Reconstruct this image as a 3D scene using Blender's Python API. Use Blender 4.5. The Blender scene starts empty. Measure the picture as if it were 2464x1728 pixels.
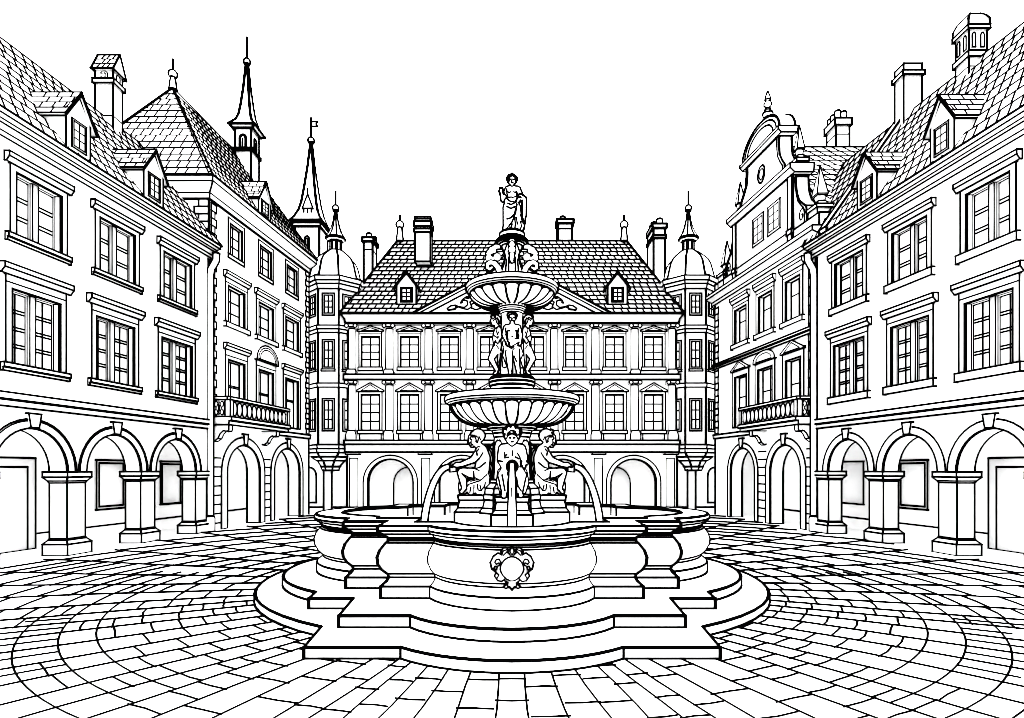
import bpy, bmesh, math, random
import numpy as np
from mathutils import Vector, Matrix
from mathutils.bvhtree import BVHTree
from mathutils import geometry
random.seed(7)
PI = math.pi
SC = bpy.context.scene
COL = SC.collection

# ---------------------------------------------------------------- camera
F = 1450.0            # focal length in pixels of a 2464 px wide picture
HZ = 1131.0           # eye level row
EYE = Vector((0, 0, 3.0))
cam_d = bpy.data.cameras.new("camera")
cam = bpy.data.objects.new("camera", cam_d); COL.objects.link(cam)
cam.location = EYE; cam.rotation_euler = (PI/2, 0, 0)
cam_d.sensor_width = 36; cam_d.lens = F/2464*36
cam_d.shift_y = (HZ-864)/2464
cam_d.clip_start = .1; cam_d.clip_end = 3000
SC.camera = cam

# ---------------------------------------------------------------- sky, sun, exposure
world = bpy.data.worlds.new("World"); SC.world = world; world.use_nodes = True
nt = world.node_tree; nt.nodes.clear()
bg = nt.nodes.new("ShaderNodeBackground")          # blank, evenly bright overcast sky
bg.inputs['Color'].default_value = (1, 1, 1, 1); bg.inputs['Strength'].default_value = 1.0
wo = nt.nodes.new("ShaderNodeOutputWorld"); nt.links.new(bg.outputs[0], wo.inputs[0])
sun_d = bpy.data.lights.new("sun", 'SUN'); sun_d.energy = .35; sun_d.angle = math.radians(25)
sun = bpy.data.objects.new("sun", sun_d); COL.objects.link(sun)
sun.rotation_euler = (math.radians(48), 0, math.radians(8))
SC.view_settings.view_transform = 'Standard'; SC.view_settings.look = 'None'
SC.view_settings.gamma = 1; SC.view_settings.exposure = 2.15
SC.cycles.max_bounces = 48; SC.cycles.diffuse_bounces = 48
SC.cycles.use_denoising = True
SC.cycles.pixel_filter_type = 'BOX'; SC.cycles.filter_width = 1.0

# ---------------------------------------------------------------- materials
def mat(name, col, amt=.03, scale=3.0, rough=.9):
    m = bpy.data.materials.new(name); m.use_nodes = True
    n = m.node_tree.nodes; l = m.node_tree.links
    b = n['Principled BSDF']; b.inputs['Roughness'].default_value = rough
    b.inputs['Specular IOR Level'].default_value = 0
    t = n.new('ShaderNodeTexNoise'); t.inputs['Scale'].default_value = scale
    g = n.new('ShaderNodeTexCoord'); l.new(g.outputs['Object'], t.inputs['Vector'])
    r = n.new('ShaderNodeMix'); r.data_type = 'RGBA'
    r.inputs[6].default_value = (*[max(0, c-amt) for c in col], 1)
    r.inputs[7].default_value = (*col, 1)
    l.new(t.outputs[0], r.inputs[0]); l.new(r.outputs[2], b.inputs['Base Color'])
    return m
M = {
 'plaster': mat('white_plaster', (.985, .985, .985)),
 'stone':   mat('white_stone', (.985, .985, .985), .03, 8),
 'tile':    mat('white_roof_tile', (.985, .985, .985), .04, 5),
 'glass':   mat('white_window_glass', (.985, .985, .985), .02, 4),
 'water':   mat('white_water', (.985, .985, .985), .02, 4),
 'paving':  mat('white_paving', (.985, .985, .985), .04, 1.5),
}
INK = bpy.data.materials.new('black_ink_line'); INK.use_nodes = True
_b = INK.node_tree.nodes['Principled BSDF']
_n = INK.node_tree.nodes.new('ShaderNodeTexNoise'); _n.inputs['Scale'].default_value = 30
_r = INK.node_tree.nodes.new('ShaderNodeMapRange')
_r.inputs[3].default_value = .0002; _r.inputs[4].default_value = .0005
INK.node_tree.links.new(_n.outputs[0], _r.inputs[0])
INK.node_tree.links.new(_r.outputs[0], _b.inputs['Base Color'])
_b.inputs['Roughness'].default_value = 1; _b.inputs['Specular IOR Level'].default_value = 0

# ---------------------------------------------------------------- drawing helpers
LWS = 1.48
LW = 3.3   # default line weight (px of the 2464 px picture)

def line_tubes(segs, ws):
    """segs: (n,2,3) array, ws: (n,) widths -> verts, quads of thin four-sided bars lying on the edges."""
    a = segs[:, 0]; b = segs[:, 1]
    d = b-a; L = np.linalg.norm(d, axis=1); ok = L > 1e-5
    a, b, d, L, ws = a[ok], b[ok], d[ok], L[ok], ws[ok]
    if len(a) == 0: return None
    d = d/L[:, None]
    ref = np.tile(np.array([0., 0., 1.]), (len(a), 1)); ref[np.abs(d[:, 2]) > .9] = (1, 0, 0)
    s = np.cross(d, ref); s /= np.linalg.norm(s, axis=1)[:, None]
    t = np.cross(d, s)
    ra = (LWS*.54*ws*np.maximum(a[:, 1], 2)/F)[:, None]; rb = (LWS*.54*ws*np.maximum(b[:, 1], 2)/F)[:, None]
    a2 = a-d*ra*.6; b2 = b+d*rb*.6
    q = [a2+s*ra, a2+t*ra, a2-s*ra, a2-t*ra, b2+s*rb, b2+t*rb, b2-s*rb, b2-t*rb]
    v = np.stack(q, 1).reshape(-1, 3)
    base = (np.arange(len(a))*8)[:, None]
    fs = np.concatenate([base+np.array([[i, (i+1) % 4, 4+(i+1) % 4, 4+i]]) for i in range(4)]
                        + [base+np.array([[0, 3, 2, 1]]), base+np.array([[4, 5, 6, 7]])])
    return v, fs

class Part:
    def __init__(s, w=LW, thr=28, ink=True, contour=False, cw=None):
        s.groups = []; s.lines = []; s.new(w, thr, ink, contour, cw)
    def new(s, w=LW, thr=28, ink=True, contour=False, cw=None):
        s.g = dict(v=[], f=[], ni=set(), w=w, thr=thr, ink=ink, contour=contour, cw=cw or w); s.groups.append(s.g); return s
    def hide(s, v): s.g['ni'].add(tuple(round(c, 3) for c in v))
    def poly(s, pts):
        n = len(s.g['v']); s.g['v'] += [tuple(p) for p in pts]; s.g['f'].append(tuple(range(n, n+len(pts))))
    def mesh(s, vs, fs):
        n = len(s.g['v']); s.g['v'] += [tuple(p) for p in vs]; s.g['f'] += [tuple(n+i for i in f) for f in fs]
    def line(s, pts, w=None, closed=False):
        pts = [Vector(p) for p in pts]
        if closed: pts.append(pts[0])
        for i in range(len(pts)-1): s.lines.append((pts[i], pts[i+1], w or s.g['w']))
    def rings(s, prof, w=None, n=48, cy=None):
        cy = 16.2 if cy is None else cy
        for r, z in prof: s.line([((r+.003)*math.cos(2*PI*i/n), cy+(r+.003)*math.sin(2*PI*i/n), z) for i in range(n)], w, closed=True)
    def box(s, fr, u0, u1, o0, o1, z0, z1):
        v = [fr(u, o, z) for u in (u0, u1) for o in (o0, o1) for z in (z0, z1)]
        if -.06 <= o0 <= 0 < o1:
            for i in (0, 1, 4, 5): s.hide(v[i])
        s.mesh(v, [(0,1,3,2),(4,6,7,5),(0,4,5,1),(2,3,7,6),(0,2,6,4),(1,5,7,3)])
    def prism(s, fr, pts, o0, o1):
        """polygon of (u,z) extruded between offsets"""
        n = len(pts)
        v = [fr(u, o0, z) for u, z in pts]+[fr(u, o1, z) for u, z in pts]
        if -.06 <= o0 <= 0 < o1:
            for i in range(n): s.hide(v[i])
        s.mesh(v, [tuple(range(n)), tuple(range(2*n-1, n-1, -1))]+[(i, i+n, (i+1) % n+n, (i+1) % n) for i in range(n)])
    def sweep(s, fr, prof, u0, u1):
        """closed profile of (o,z) swept along u"""
        n = len(prof)
        v = [fr(u0, o, z) for o, z in prof]+[fr(u1, o, z) for o, z in prof]
        for i, (o, z) in enumerate(prof):
            if -.06 <= o <= 0: s.hide(v[i]); s.hide(v[i+n])
        if -.06 <= prof[0][0] <= 0 and -.06 <= prof[-1][0] <= 0:
            for u in (u0, u1): s.line([fr(u, .01, prof[0][1]), fr(u, .01, prof[-1][1])], s.g['w']*.85)
        s.mesh(v, [tuple(range(n)), tuple(range(2*n-1, n-1, -1))]+[(i, (i+1) % n, (i+1) % n+n, i+n) for i in range(n)])
    def lathe(s, c, prof, n=48, rot=0, cap=True):
        """prof (r,z) ; n-sided; for n<=8 r is the apothem"""
        k = 1/math.cos(PI/n) if n <= 8 else 1
        vs = []
        for r, z in prof:
            for i in range(n):
                a = rot+2*PI*(i+.5)/n
                vs.append((c[0]+r*k*math.cos(a), c[1]+r*k*math.sin(a), c[2]+z))
        fs = [(j*n+i, j*n+(i+1) % n, (j+1)*n+(i+1) % n, (j+1)*n+i) for j in range(len(prof)-1) for i in range(n)]
        if cap:
            fs += [tuple(range(n))[::-1], tuple(range((len(prof)-1)*n, len(prof)*n))]
        s.mesh(vs, fs)
    def tube(s, pts, rs, n=12, cap=True):
        pts = [Vector(p) for p in pts]
        if not hasattr(rs, '__len__'): rs = [rs]*len(pts)
        vs = []; up = None
        for i, p in enumerate(pts):
            d = (pts[min(i+1, len(pts)-1)]-pts[max(i-1, 0)]).normalized()
            if up is None: up = Vector((0, 1, 0)) if abs(d.y) < .8 else Vector((1, 0, 0))
            a = d.cross(up).normalized(); b = d.cross(a)
            for j in range(n):
                t = 2*PI*j/n; vs.append(p+(a*math.cos(t)+b*math.sin(t))*rs[i])
        fs = [(j*n+i, j*n+(i+1) % n, (j+1)*n+(i+1) % n, (j+1)*n+i) for j in range(len(pts)-1) for i in range(n)]
        if cap: fs += [tuple(range(n))[::-1], tuple(range((len(pts)-1)*n, len(pts)*n))]
        s.mesh(vs, fs)
    def build(s, name, m, parent=None, loc=None, label=None):
        V = []; Fc = []; segs = []; ws = []
        for g in s.groups:
            if not g['f']: continue
            bm = bmesh.new()
            bv = [bm.verts.new(v) for v in g['v']]
            for f in g['f']:
                try: bm.faces.new([bv[i] for i in f])
                except ValueError: pass
            bmesh.ops.remove_doubles(bm, verts=bm.verts, dist=2e-4)
            bmesh.ops.recalc_face_normals(bm, faces=bm.faces)
            bm.normal_update()
            if g['ink']:
                ct = math.cos(math.radians(g['thr']))
                for e in bm.edges:
                    lf = e.link_faces
                    if len(lf) == 0: continue
                    if g['ni'] and all(tuple(round(c, 3) for c in v.co) in g['ni'] for v in e.verts): continue
                    if len(lf) == 1 or any(lf[0].normal.dot(x.normal) < ct for x in lf[1:]):
                        segs.append((e.verts[0].co[:], e.verts[1].co[:])); ws.append(g['w'])
            if g['contour']:
                c = contour(bm); segs += c; ws += [g['cw']]*len(c)
            n = len(V); bm.verts.index_update()
            V += [v.co[:] for v in bm.verts]
            Fc += [tuple(n+v.index for v in f.verts) for f in bm.faces]
            bm.free()
        for a, b, w in s.lines: segs.append((a[:], b[:])); ws.append(w)
        return make_mesh(name, V, Fc, segs, ws, m, parent, loc, label)

def contour(bm):
    """lines where a rounded surface turns away from the square's viewpoint"""
    out = []
    for f in bm.faces:
        fn = f.normal; nn = []
        for v in f.verts:
            a = Vector((0, 0, 0))
            for g in v.link_faces:
                if g.normal.dot(fn) > .7: a += g.normal*g.calc_area()
            nn.append(a.normalized() if a.length > 0 else fn)
        vs = [v.co for v in f.verts]
        val = [nn[i].dot(EYE-vs[i]) for i in range(len(vs))]
        if min(val) > 0 or max(val) <= 0: continue
        tris = [(0, i, i+1) for i in range(1, len(vs)-1)]
        for t in tris:
            p = []
            for i, j in ((t[0], t[1]), (t[1], t[2]), (t[2], t[0])):
                if (val[i] > 0) != (val[j] > 0):
                    k = val[i]/(val[i]-val[j]); p.append(vs[i].lerp(vs[j], k))
            if len(p) == 2: out.append((p[0][:], p[1][:]))
    return out

def make_mesh(name, V, Fc, segs, ws, m, parent, loc, label=None):
    me = bpy.data.meshes.new(name)
    o = bpy.data.objects.new(name, me); COL.objects.link(o)
    off = Vector(parent['_loc']) if parent is not None else Vector(loc or (0, 0, 0))
    if parent is not None:
        o.parent = parent; o['_loc'] = parent['_loc']
    else:
        o.location = off; o['_loc'] = off[:]
    nw = len(Fc)
    V = np.array(V, float).reshape(-1, 3)
    quads = None
    if segs:
        r = line_tubes(np.array(segs, float), np.array(ws, float))
        if r: quads = r[1]+len(V); V = np.concatenate([V, r[0]]) if len(V) else r[0]
    V = V-np.array(off[:])
    lt = np.array([len(f) for f in Fc], int)
    loops = np.array([i for f in Fc for i in f], int)
    if quads is not None:
        loops = np.concatenate([loops, quads.reshape(-1)]); lt = np.concatenate([lt, np.full(len(quads), 4)])
    ls = np.concatenate([[0], np.cumsum(lt)[:-1]])
    me.vertices.add(len(V)); me.vertices.foreach_set('co', V.reshape(-1))
    me.loops.add(len(loops)); me.loops.foreach_set('vertex_index', loops.astype(np.int32))
    me.polygons.add(len(lt)); me.polygons.foreach_set('loop_start', ls.astype(np.int32)); me.polygons.foreach_set('loop_total', lt.astype(np.int32))
    me.materials.append(M[m]); me.materials.append(INK)
    mi = np.zeros(len(lt), np.int32); mi[nw:] = 1
    me.polygons.foreach_set('material_index', mi)
    me.update(calc_edges=True); me.validate()
    if label: o['label'] = label
    return o

def thing(name, loc, label, cat, group=None):
    o = bpy.data.objects.new(name, None); COL.objects.link(o); o.location = loc
    o.empty_display_size = .3
    o['_loc'] = tuple(loc); o['label'] = label; o['category'] = cat
    if group: o['group'] = group
    return o

# ---------------------------------------------------------------- frames
def wall_frame(side):
    """u = distance along the square (metres from the eye), o = out from the wall towards the square"""
    s = -1 if side == 'L' else 1
    return lambda u, o, z: Vector((s*(17.71-o-.1*u), u, z))
def U(m, o=0.0):
    """distance along the side wall for column m of the left half"""
    return (17.71-o)/(.1-(m-1232)/F)
KY = F/2053.0
PY = 42.4; PS = F/PY     # the palace front
def pal(u, o, z): return Vector((u, PY-o, z))
def pu(px): return (px-1232.5)/PS
def pz(py): return 3+(HZ-py)/PS

# ---------------------------------------------------------------- building blocks
def arch_pts(ua, ub, zs, zc, n=20, grow=0.0, zgrow=None):
    c = (ua+ub)/2; rx = (ub-ua)/2+grow; rz = zc-zs+(grow if zgrow is None else zgrow)
    return [(c-rx*math.cos(PI*i/n), zs+rz*math.sin(PI*i/n)) for i in range(n+1)]

def facade(p, fr, u0, u1, z0, z1, rects=(), arches=(), d=.3, ad=.65):
    p.new(ink=False)
    holes = [tuple(r[:4]) for r in rects]+[(a[0], a[1], z0, a[3]) for a in arches]
    us = sorted({u0, u1, *[h[0] for h in holes], *[h[1] for h in holes]})
    zs = sorted({z0, z1, *[h[2] for h in holes], *[h[3] for h in holes]})
    us = [x for x in us if u0 <= x <= u1]; zs = [x for x in zs if z0 <= x <= z1]
    for i in range(len(us)-1):
        for j in range(len(zs)-1):
            uc, zc = (us[i]+us[i+1])/2, (zs[j]+zs[j+1])/2
            if any(h[0] < uc < h[1] and h[2] < zc < h[3] for h in holes): continue
            p.poly([fr(us[i], 0, zs[j]), fr(us[i+1], 0, zs[j]), fr(us[i+1], 0, zs[j+1]), fr(us[i], 0, zs[j+1])])
    for r in rects:
        a, b, c, e = r[:4]; dd = r[4] if len(r) > 4 else d
        q = [(a, c), (b, c), (b, e), (a, e)]
        for k in range(4):
            (x0, y0), (x1, y1) = q[k], q[(k+1) % 4]
            p.poly([fr(x0, 0, y0), fr(x1, 0, y1), fr(x1, -dd, y1), fr(x0, -dd, y0)])
            p.line([fr(x0, 0, y0), fr(x1, 0, y1)])
            p.line([fr(x0, 0, y0), fr(x0, -dd, y0)], 2.6)
    for a in arches:
        ua, ub, zsp, zc = a[:4]
        q = arch_pts(ua, ub, zsp, zc)
        for k in range(len(q)-1):
            (x0, y0), (x1, y1) = q[k], q[k+1]
            p.poly([fr(x0, 0, y0), fr(x1, 0, y1), fr(x1, 0, zc), fr(x0, 0, zc)])
            p.poly([fr(x0, 0, y0), fr(x1, 0, y1), fr(x1, -ad, y1), fr(x0, -ad, y0)])
        if zsp > z0:
            for x in (ua, ub):
                p.poly([fr(x, 0, z0), fr(x, 0, zsp), fr(x, -ad, zsp), fr(x, -ad, z0)])
            q = [(ua, z0)]+q+[(ub, z0)]
        p.line([fr(x, 0, z) for x, z in q], 3.6)
        p.line([fr(x, -ad, z) for x, z in q], 3.4)
        if zsp > z0:
            for x in (ua, ub): p.line([fr(x, 0, z0), fr(x, -ad, z0)])

def archivolt(fr, ua, ub, zs, zc, w, o1, parent, down=None, mid=None, n=20, name='archivolt', lw=LW):
    p = Part(w=lw)
    a = arch_pts(ua, ub, zs, zc, n); b = arch_pts(ua, ub, zs, zc, n, w, w*.85)
    if down is not None:
        a = [(ua, down)]+a+[(ub, down)]; b = [(b[0][0], down)]+b+[(b[-1][0], down)]
    for k in range(len(a)-1):
        q = [a[k], a[k+1], b[k+1], b[k]]
        p.poly([fr(x, o1, z) for x, z in q])
        p.poly([fr(b[k][0], 0, b[k][1]), fr(b[k+1][0], 0, b[k+1][1]), fr(b[k+1][0], o1, b[k+1][1]), fr(b[k][0], o1, b[k][1])])
        p.poly([fr(a[k][0], 0, a[k][1]), fr(a[k+1][0], 0, a[k+1][1]), fr(a[k+1][0], o1, a[k+1][1]), fr(a[k][0], o1, a[k][1])])
    for q_ in a: p.hide(fr(q_[0], 0, q_[1]))
    for q_ in b: p.hide(fr(q_[0], 0, q_[1]))
    if mid:
        c = arch_pts(ua, ub, zs, zc, n, w*mid, w*mid*.85)
        p.line([fr(x, o1, z) for x, z in c], lw*.8)
    return p.build(name, 'stone', parent)

def keystone(fr, uc, z0, z1, w, parent, o=.12):
    p = Part()
    p.prism(fr, [(uc-w*.36, z0), (uc+w*.36, z0), (uc+w*.56, z1), (uc-w*.56, z1)], -.02, o)
    return p.build('keystone', 'stone', parent)

def grid_lines(p, fr, a, b, z0, z1, o, cols, rows, w=2.6, bar=0):
    for i in range(1, cols):
        x = a+(b-a)*i/cols; p.line([fr(x, o, z0), fr(x, o, z1)], w)
    for j in range(1, rows):
        z = z0+(z1-z0)*j/rows
        if bar:
            p.line([fr(a, o, z-bar/2), fr(b, o, z-bar/2)], w*.85); p.line([fr(a, o, z+bar/2), fr(b, o, z+bar/2)], w*.85)
        else: p.line([fr(a, o, z), fr(b, o, z)], w)

def window(b, fr, u0, u1, z0, z1, cw, ct, d=.3, kind='single', cols=2, rows=3, bar=0, hood=None, sill=None,
           frieze=0, surround=True, fw=.06, lw=LW, name='window', label=None, splits=None, so=.06):
    """casing outline u0..u1, z0..z1 ; opening inside it; returns the opening"""
    a, c = u0+cw, u1-cw; top = z1-ct
    p = Part(w=lw)
    p.new(ink=False)
    p.poly([fr(a, -d+.01, z0), fr(c, -d+.01, z0), fr(c, -d+.01, top), fr(a, -d+.01, top)])
    spans = [(a, c)]
    if kind == 'double':
        fw = .075; mc = (a+c)/2; mw = (c-a)*.06
        spans = [(a, mc-mw), (mc+mw, c)]
        p.new(w=lw*.75); p.box(fr, mc-mw, mc+mw, -d+.012, -.10, z0+.003, top-.003)
    p.new(w=lw*(.66 if kind == 'double' else .75))
    for x0, x1 in spans:
        f = fw
        ring = [(x0+.003, z0+.003), (x1-.003, z0+.003), (x1-.003, top-.003), (x0+.003, top-.003)]
        inn = [(x0+f, z0+f), (x1-f, z0+f), (x1-f, top-f), (x0+f, top-f)]
        for k in range(4):
            k2 = (k+1) % 4; o = -d+.06
            p.poly([fr(ring[k][0], o, ring[k][1]), fr(ring[k2][0], o, ring[k2][1]), fr(inn[k2][0], o, inn[k2][1]), fr(inn[k][0], o, inn[k][1])])
            for c_ in (inn[k], inn[k2]): p.hide(fr(c_[0], o-.05, c_[1]))
            p.poly([fr(inn[k][0], o, inn[k][1]), fr(inn[k2][0], o, inn[k2][1]), fr(inn[k2][0], o-.05, inn[k2][1]), fr(inn[k][0], o-.05, inn[k][1])])
        if splits:
            for i in range(1, cols):
                x = x0+f+(x1-x0-2*f)*i/cols; p.line([fr(x, -d+.02, z0+f), fr(x, -d+.02, top-f)], lw*.9)
            for s in splits:
                z = z0+(top-z0)*s; p.line([fr(x0+f, -d+.02, z), fr(x1-f, -d+.02, z)], lw*.9)
        else: grid_lines(p, fr, x0+f, x1-f, z0+f, top-f, -d+.02, cols, rows, lw*1.05, bar)
    wo_ = p.build(name, 'glass', b, label=label)
    if surround:
        q = Part(w=lw)
        q.prism(fr, [(u0, z0), (a, z0), (a, top), (c, top), (c, z0), (u1, z0), (u1, z1), (u0, z1)], -.01, so)
        if frieze: q.line([fr(u0, so, z1-frieze), fr(u1, so, z1-frieze)], lw*.85)
        q.build('surround', 'stone', wo_)
    if hood:
        q = Part(w=lw); k = hood[0]; h = hood[1]; e = hood[2]; om = hood[3]
        if k == 'flat':
            q.sweep(fr, [(0, z1+.003), (so+.02, z1+.003), (om, z1+h*.5), (om, z1+h), (0, z1+h)], u0-e, u1+e)
        if k == 'tri':
            uc = (u0+u1)/2
            q.prism(fr, [(u0-e, z1+.003), (u1+e, z1+.003), (u1+e, z1+.09), (uc, z1+h), (u0-e, z1+.09)], 0, om)
            t = .11*min(1, (u1-u0)/1.5)
            q.line([fr(u0-e+t*3, om, z1+.07), fr(u1+e-t*3, om, z1+.07), fr(uc, om, z1+h-t*1.2)], lw*.8, closed=True)
        if k == 'arc':
            pts = [(u0-e, z1+.003), (u1+e, z1+.003)]+[(x, z) for x, z in arch_pts(u0-e, u1+e, z1+.08, z1+h, 12)[::-1]]
            q.prism(fr, pts, 0, om)
            for s_ in (.72, .86)[:hood[4] if len(hood) > 4 else 1]:
                i2 = [((u0+u1)/2+(x-(u0+u1)/2)*s_, z1+.04+(z-z1-.04)*s_) for x, z in arch_pts(u0-e, u1+e, z1+.08, z1+h, 12)]
                q.line([fr(x, om, z) for x, z in i2], lw*.8, closed=True)
        q.build('hood', 'stone', wo_)
    if sill:
        h, e, om = sill[:3]; q = Part(w=lw)
        if len(sill) > 3:
            q.sweep(fr, [(-.02, z0-.003), (om, z0-.003), (om, z0-h*.55), (om*.7, z0-h*.6), (om*.7, z0-h), (-.02, z0-h)], u0-e, u1+e)
        else: q.box(fr, u0-e, u1+e, -.02, om, z0-h, z0-.003)
        q.build('sill', 'stone', wo_)
    return (a, c, z0, top, d)

def tiles(p, poly, rows, tw, w=3.0, jit=.12, skew=0.0, w2=2.5):
    """poly: planar 3D polygon, first edge = eave; courses parallel to the eave with staggered joints"""
    P = [Vector(v) for v in poly]
    s = (P[1]-P[0]).normalized(); n = (P[1]-P[0]).cross(P[-1]-P[0]).normalized(); t = n.cross(s)
    if (P[-1]-P[0]).dot(t) < 0: t = -t
    q = [((v-P[0]).dot(s), (v-P[0]).dot(t)) for v in P]
    H = max(y for x, y in q)
    def span(y):
        xs = []
        for i in range(len(q)):
            (x0, y0), (x1, y1) = q[i], q[(i+1) % len(q)]
            if (y0-y)*(y1-y) < 0: xs.append(x0+(x1-x0)*(y-y0)/(y1-y0))
        return (min(xs), max(xs)) if len(xs) >= 2 else None
    W = lambda x, y: P[0]+s*x+t*y
    for j in range(rows):
        y0 = H*j/rows+1e-4; y1 = H*(j+1)/rows-1e-4
        a, b = span(y0), span(y1)
        if a is None or b is None: continue
        if j: p.line([W(a[0], y0), W(a[1], y0)], w)
        x = math.floor(a[0]/tw)*tw+(tw/2 if j % 2 else 0)
        while x < max(a[1], b[1]):
            x += tw*(1+random.uniform(-jit, jit)); x2 = x+skew*tw+random.uniform(-.03, .03)*tw
            k0 = max(a[0], min(a[1], x)); k1 = max(b[0], min(b[1], x2))
            if a[0]+.05 < x < a[1]-.05 and b[0]+.05 < x2 < b[1]-.05: p.line([W(x, y0), W(x2, y1)], w2)

def finial(c, zb, zt, r, parent, post=.4, lw=LW, name='finial'):
    """tapered post, ball and needle"""
    H = zt-zb; p = Part(w=lw*.9, contour=True, cw=lw*1.2, thr=60)
    zb2 = zb+H*post
    p.lathe((c[0], c[1], 0), [(r*.85, zb), (r*.42, zb2)], 12)
    p.new(w=lw, contour=True, cw=lw*1.2, thr=80)
    zc = zb2+r*.75
    p.lathe((c[0], c[1], 0), [(r*.9*math.sin(PI*i/10)+.001, zc-r*.9*math.cos(PI*i/10)) for i in range(11)], 16)
    p.line([(c[0], c[1], zc+r*.8), (c[0], c[1], zt)], lw*.9)
    p.new(w=lw*.5, ink=False); p.lathe((c[0], c[1], 0), [(r*.2, zc+r*.8), (.005, zt)], 8)
    return p.build(name, 'stone', parent)

def dormer(b, fr, u0, u1, zb, ze, zp, o, roof_o, ov=.16, lw=LW, rows=4, tw=.45, panes=(2, 3)):
    """u0..u1 front at offset o; roof_o(z) gives the offset where the main roof has height z"""
    p = Part(w=lw); uc = (u0+u1)/2
    ob = roof_o(zp)-.1
    v = [fr(u0, o, zb), fr(u1, o, zb), fr(u1, o, ze), fr(uc, o, zp-.12), fr(u0, o, ze)]
    p.poly(v)
    for u in (u0, u1): p.poly([fr(u, o, zb), fr(u, o, ze), fr(u, roof_o(ze)-.05, ze), fr(u, roof_o(zb), zb)])
    d = p.build('dormer', 'plaster', b)
    r = Part(w=lw*1.1)
    e = u0-ov, u1+ov; zo = ze-(zp-ze)*ov/((u1-u0)/2)
    for sgn, ue in ((0, e[0]), (1, e[1])):
        A = fr(ue, o+.12, zo); B = fr(uc, o+.12, zp); C = fr(uc, ob, zp); D = fr(ue, roof_o(zo), zo)
        r.new(w=lw*1.1)
        th = Vector((0, 0, -.1))
        r.mesh([A, B, C, D, A+th, B+th, C+th, D+th], [(0,1,2,3), (4,7,6,5), (0,4,5,1), (0,3,7,4), (3,2,6,7)])
        tiles(r, [A+Vector((0,0,.003)), D+Vector((0,0,.003)), C+Vector((0,0,.003)), B+Vector((0,0,.003))], rows, tw, lw*.85, w2=lw*.8)
    r.build('dormer_roof', 'tile', d)
    w = (u1-u0)
    win = Part(w=lw*.85)
    a, c, z0, z1 = u0+w*.2, u1-w*.2, zb+.12*(ze-zb), ze-.16*(ze-zb)
    win.prism(fr, [(a, z0), (c, z0), (c, z1), (a, z1)], o-.02, o+.035)
    f = w*.07
    win.line([fr(x, o+.04, z) for x, z in ((a+f, z0+f), (c-f, z0+f), (c-f, z1-f), (a+f, z1-f))], lw*.8, closed=True)
    grid_lines(win, fr, a+f, c-f, z0+f, z1-f, o+.04, panes[0], panes[1], lw*.72)
    win.build('dormer_window', 'glass', d)
    return d

def bx(x, y, z): return Vector((x, y, z))
def chimney(b, cx, cy, sx, sy, z0, z1, bands=(), pots=(), lw=LW, name='chimney', top=None, seams=()):
    fr = lambda u, o, z: Vector((u, o, z))
    p = Part(w=lw*1.1)
    p.box(fr, cx-sx/2, cx+sx/2, cy-sy/2, cy+sy/2, z0, z1)
    for z in seams:
        p.line([(cx-sx/2, cy-sy/2, z), (cx+sx/2, cy-sy/2, z)], lw*.7)
        q = cx+sx/2 if cx < 0 else cx-sx/2
        p.line([(q, cy-sy/2, z), (q, cy+sy/2, z)], lw*.7)
    for za, zb, e in bands:
        p.new(w=lw*1.1); p.box(fr, cx-sx/2-e, cx+sx/2+e, cy-sy/2-e, cy+sy/2+e, za, zb)
    c = p.build(name, 'plaster', b)
    for k, (dx, dy, h, r) in enumerate(pots):
        zt = bands[-1][1] if bands else z1
        q = Part(w=lw, contour=True); q.lathe((cx+dx, cy+dy, 0), [(r, zt), (r, zt+h)], 14); q.build('chimney_pot', 'stone', c)
    return c

def quoins(b, fr, u0, du, z0, z1, h, o=.03, far=False, w1=.55, w2=.36, lw=3.0):
    p = Part(w=lw); z = z0; k = 0
    while z < z1-h*.5:
        w = (w1 if k % 2 else w2)*KY*1.1
        a, c = (u0, u0+w) if du > 0 else (u0-w, u0)
        p.new(w=lw); p.box(fr, a, c, -.02, o, z, min(z+h, z1)-.004); z += h; k += 1
    return p.build('quoins', 'stone', b)

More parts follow.
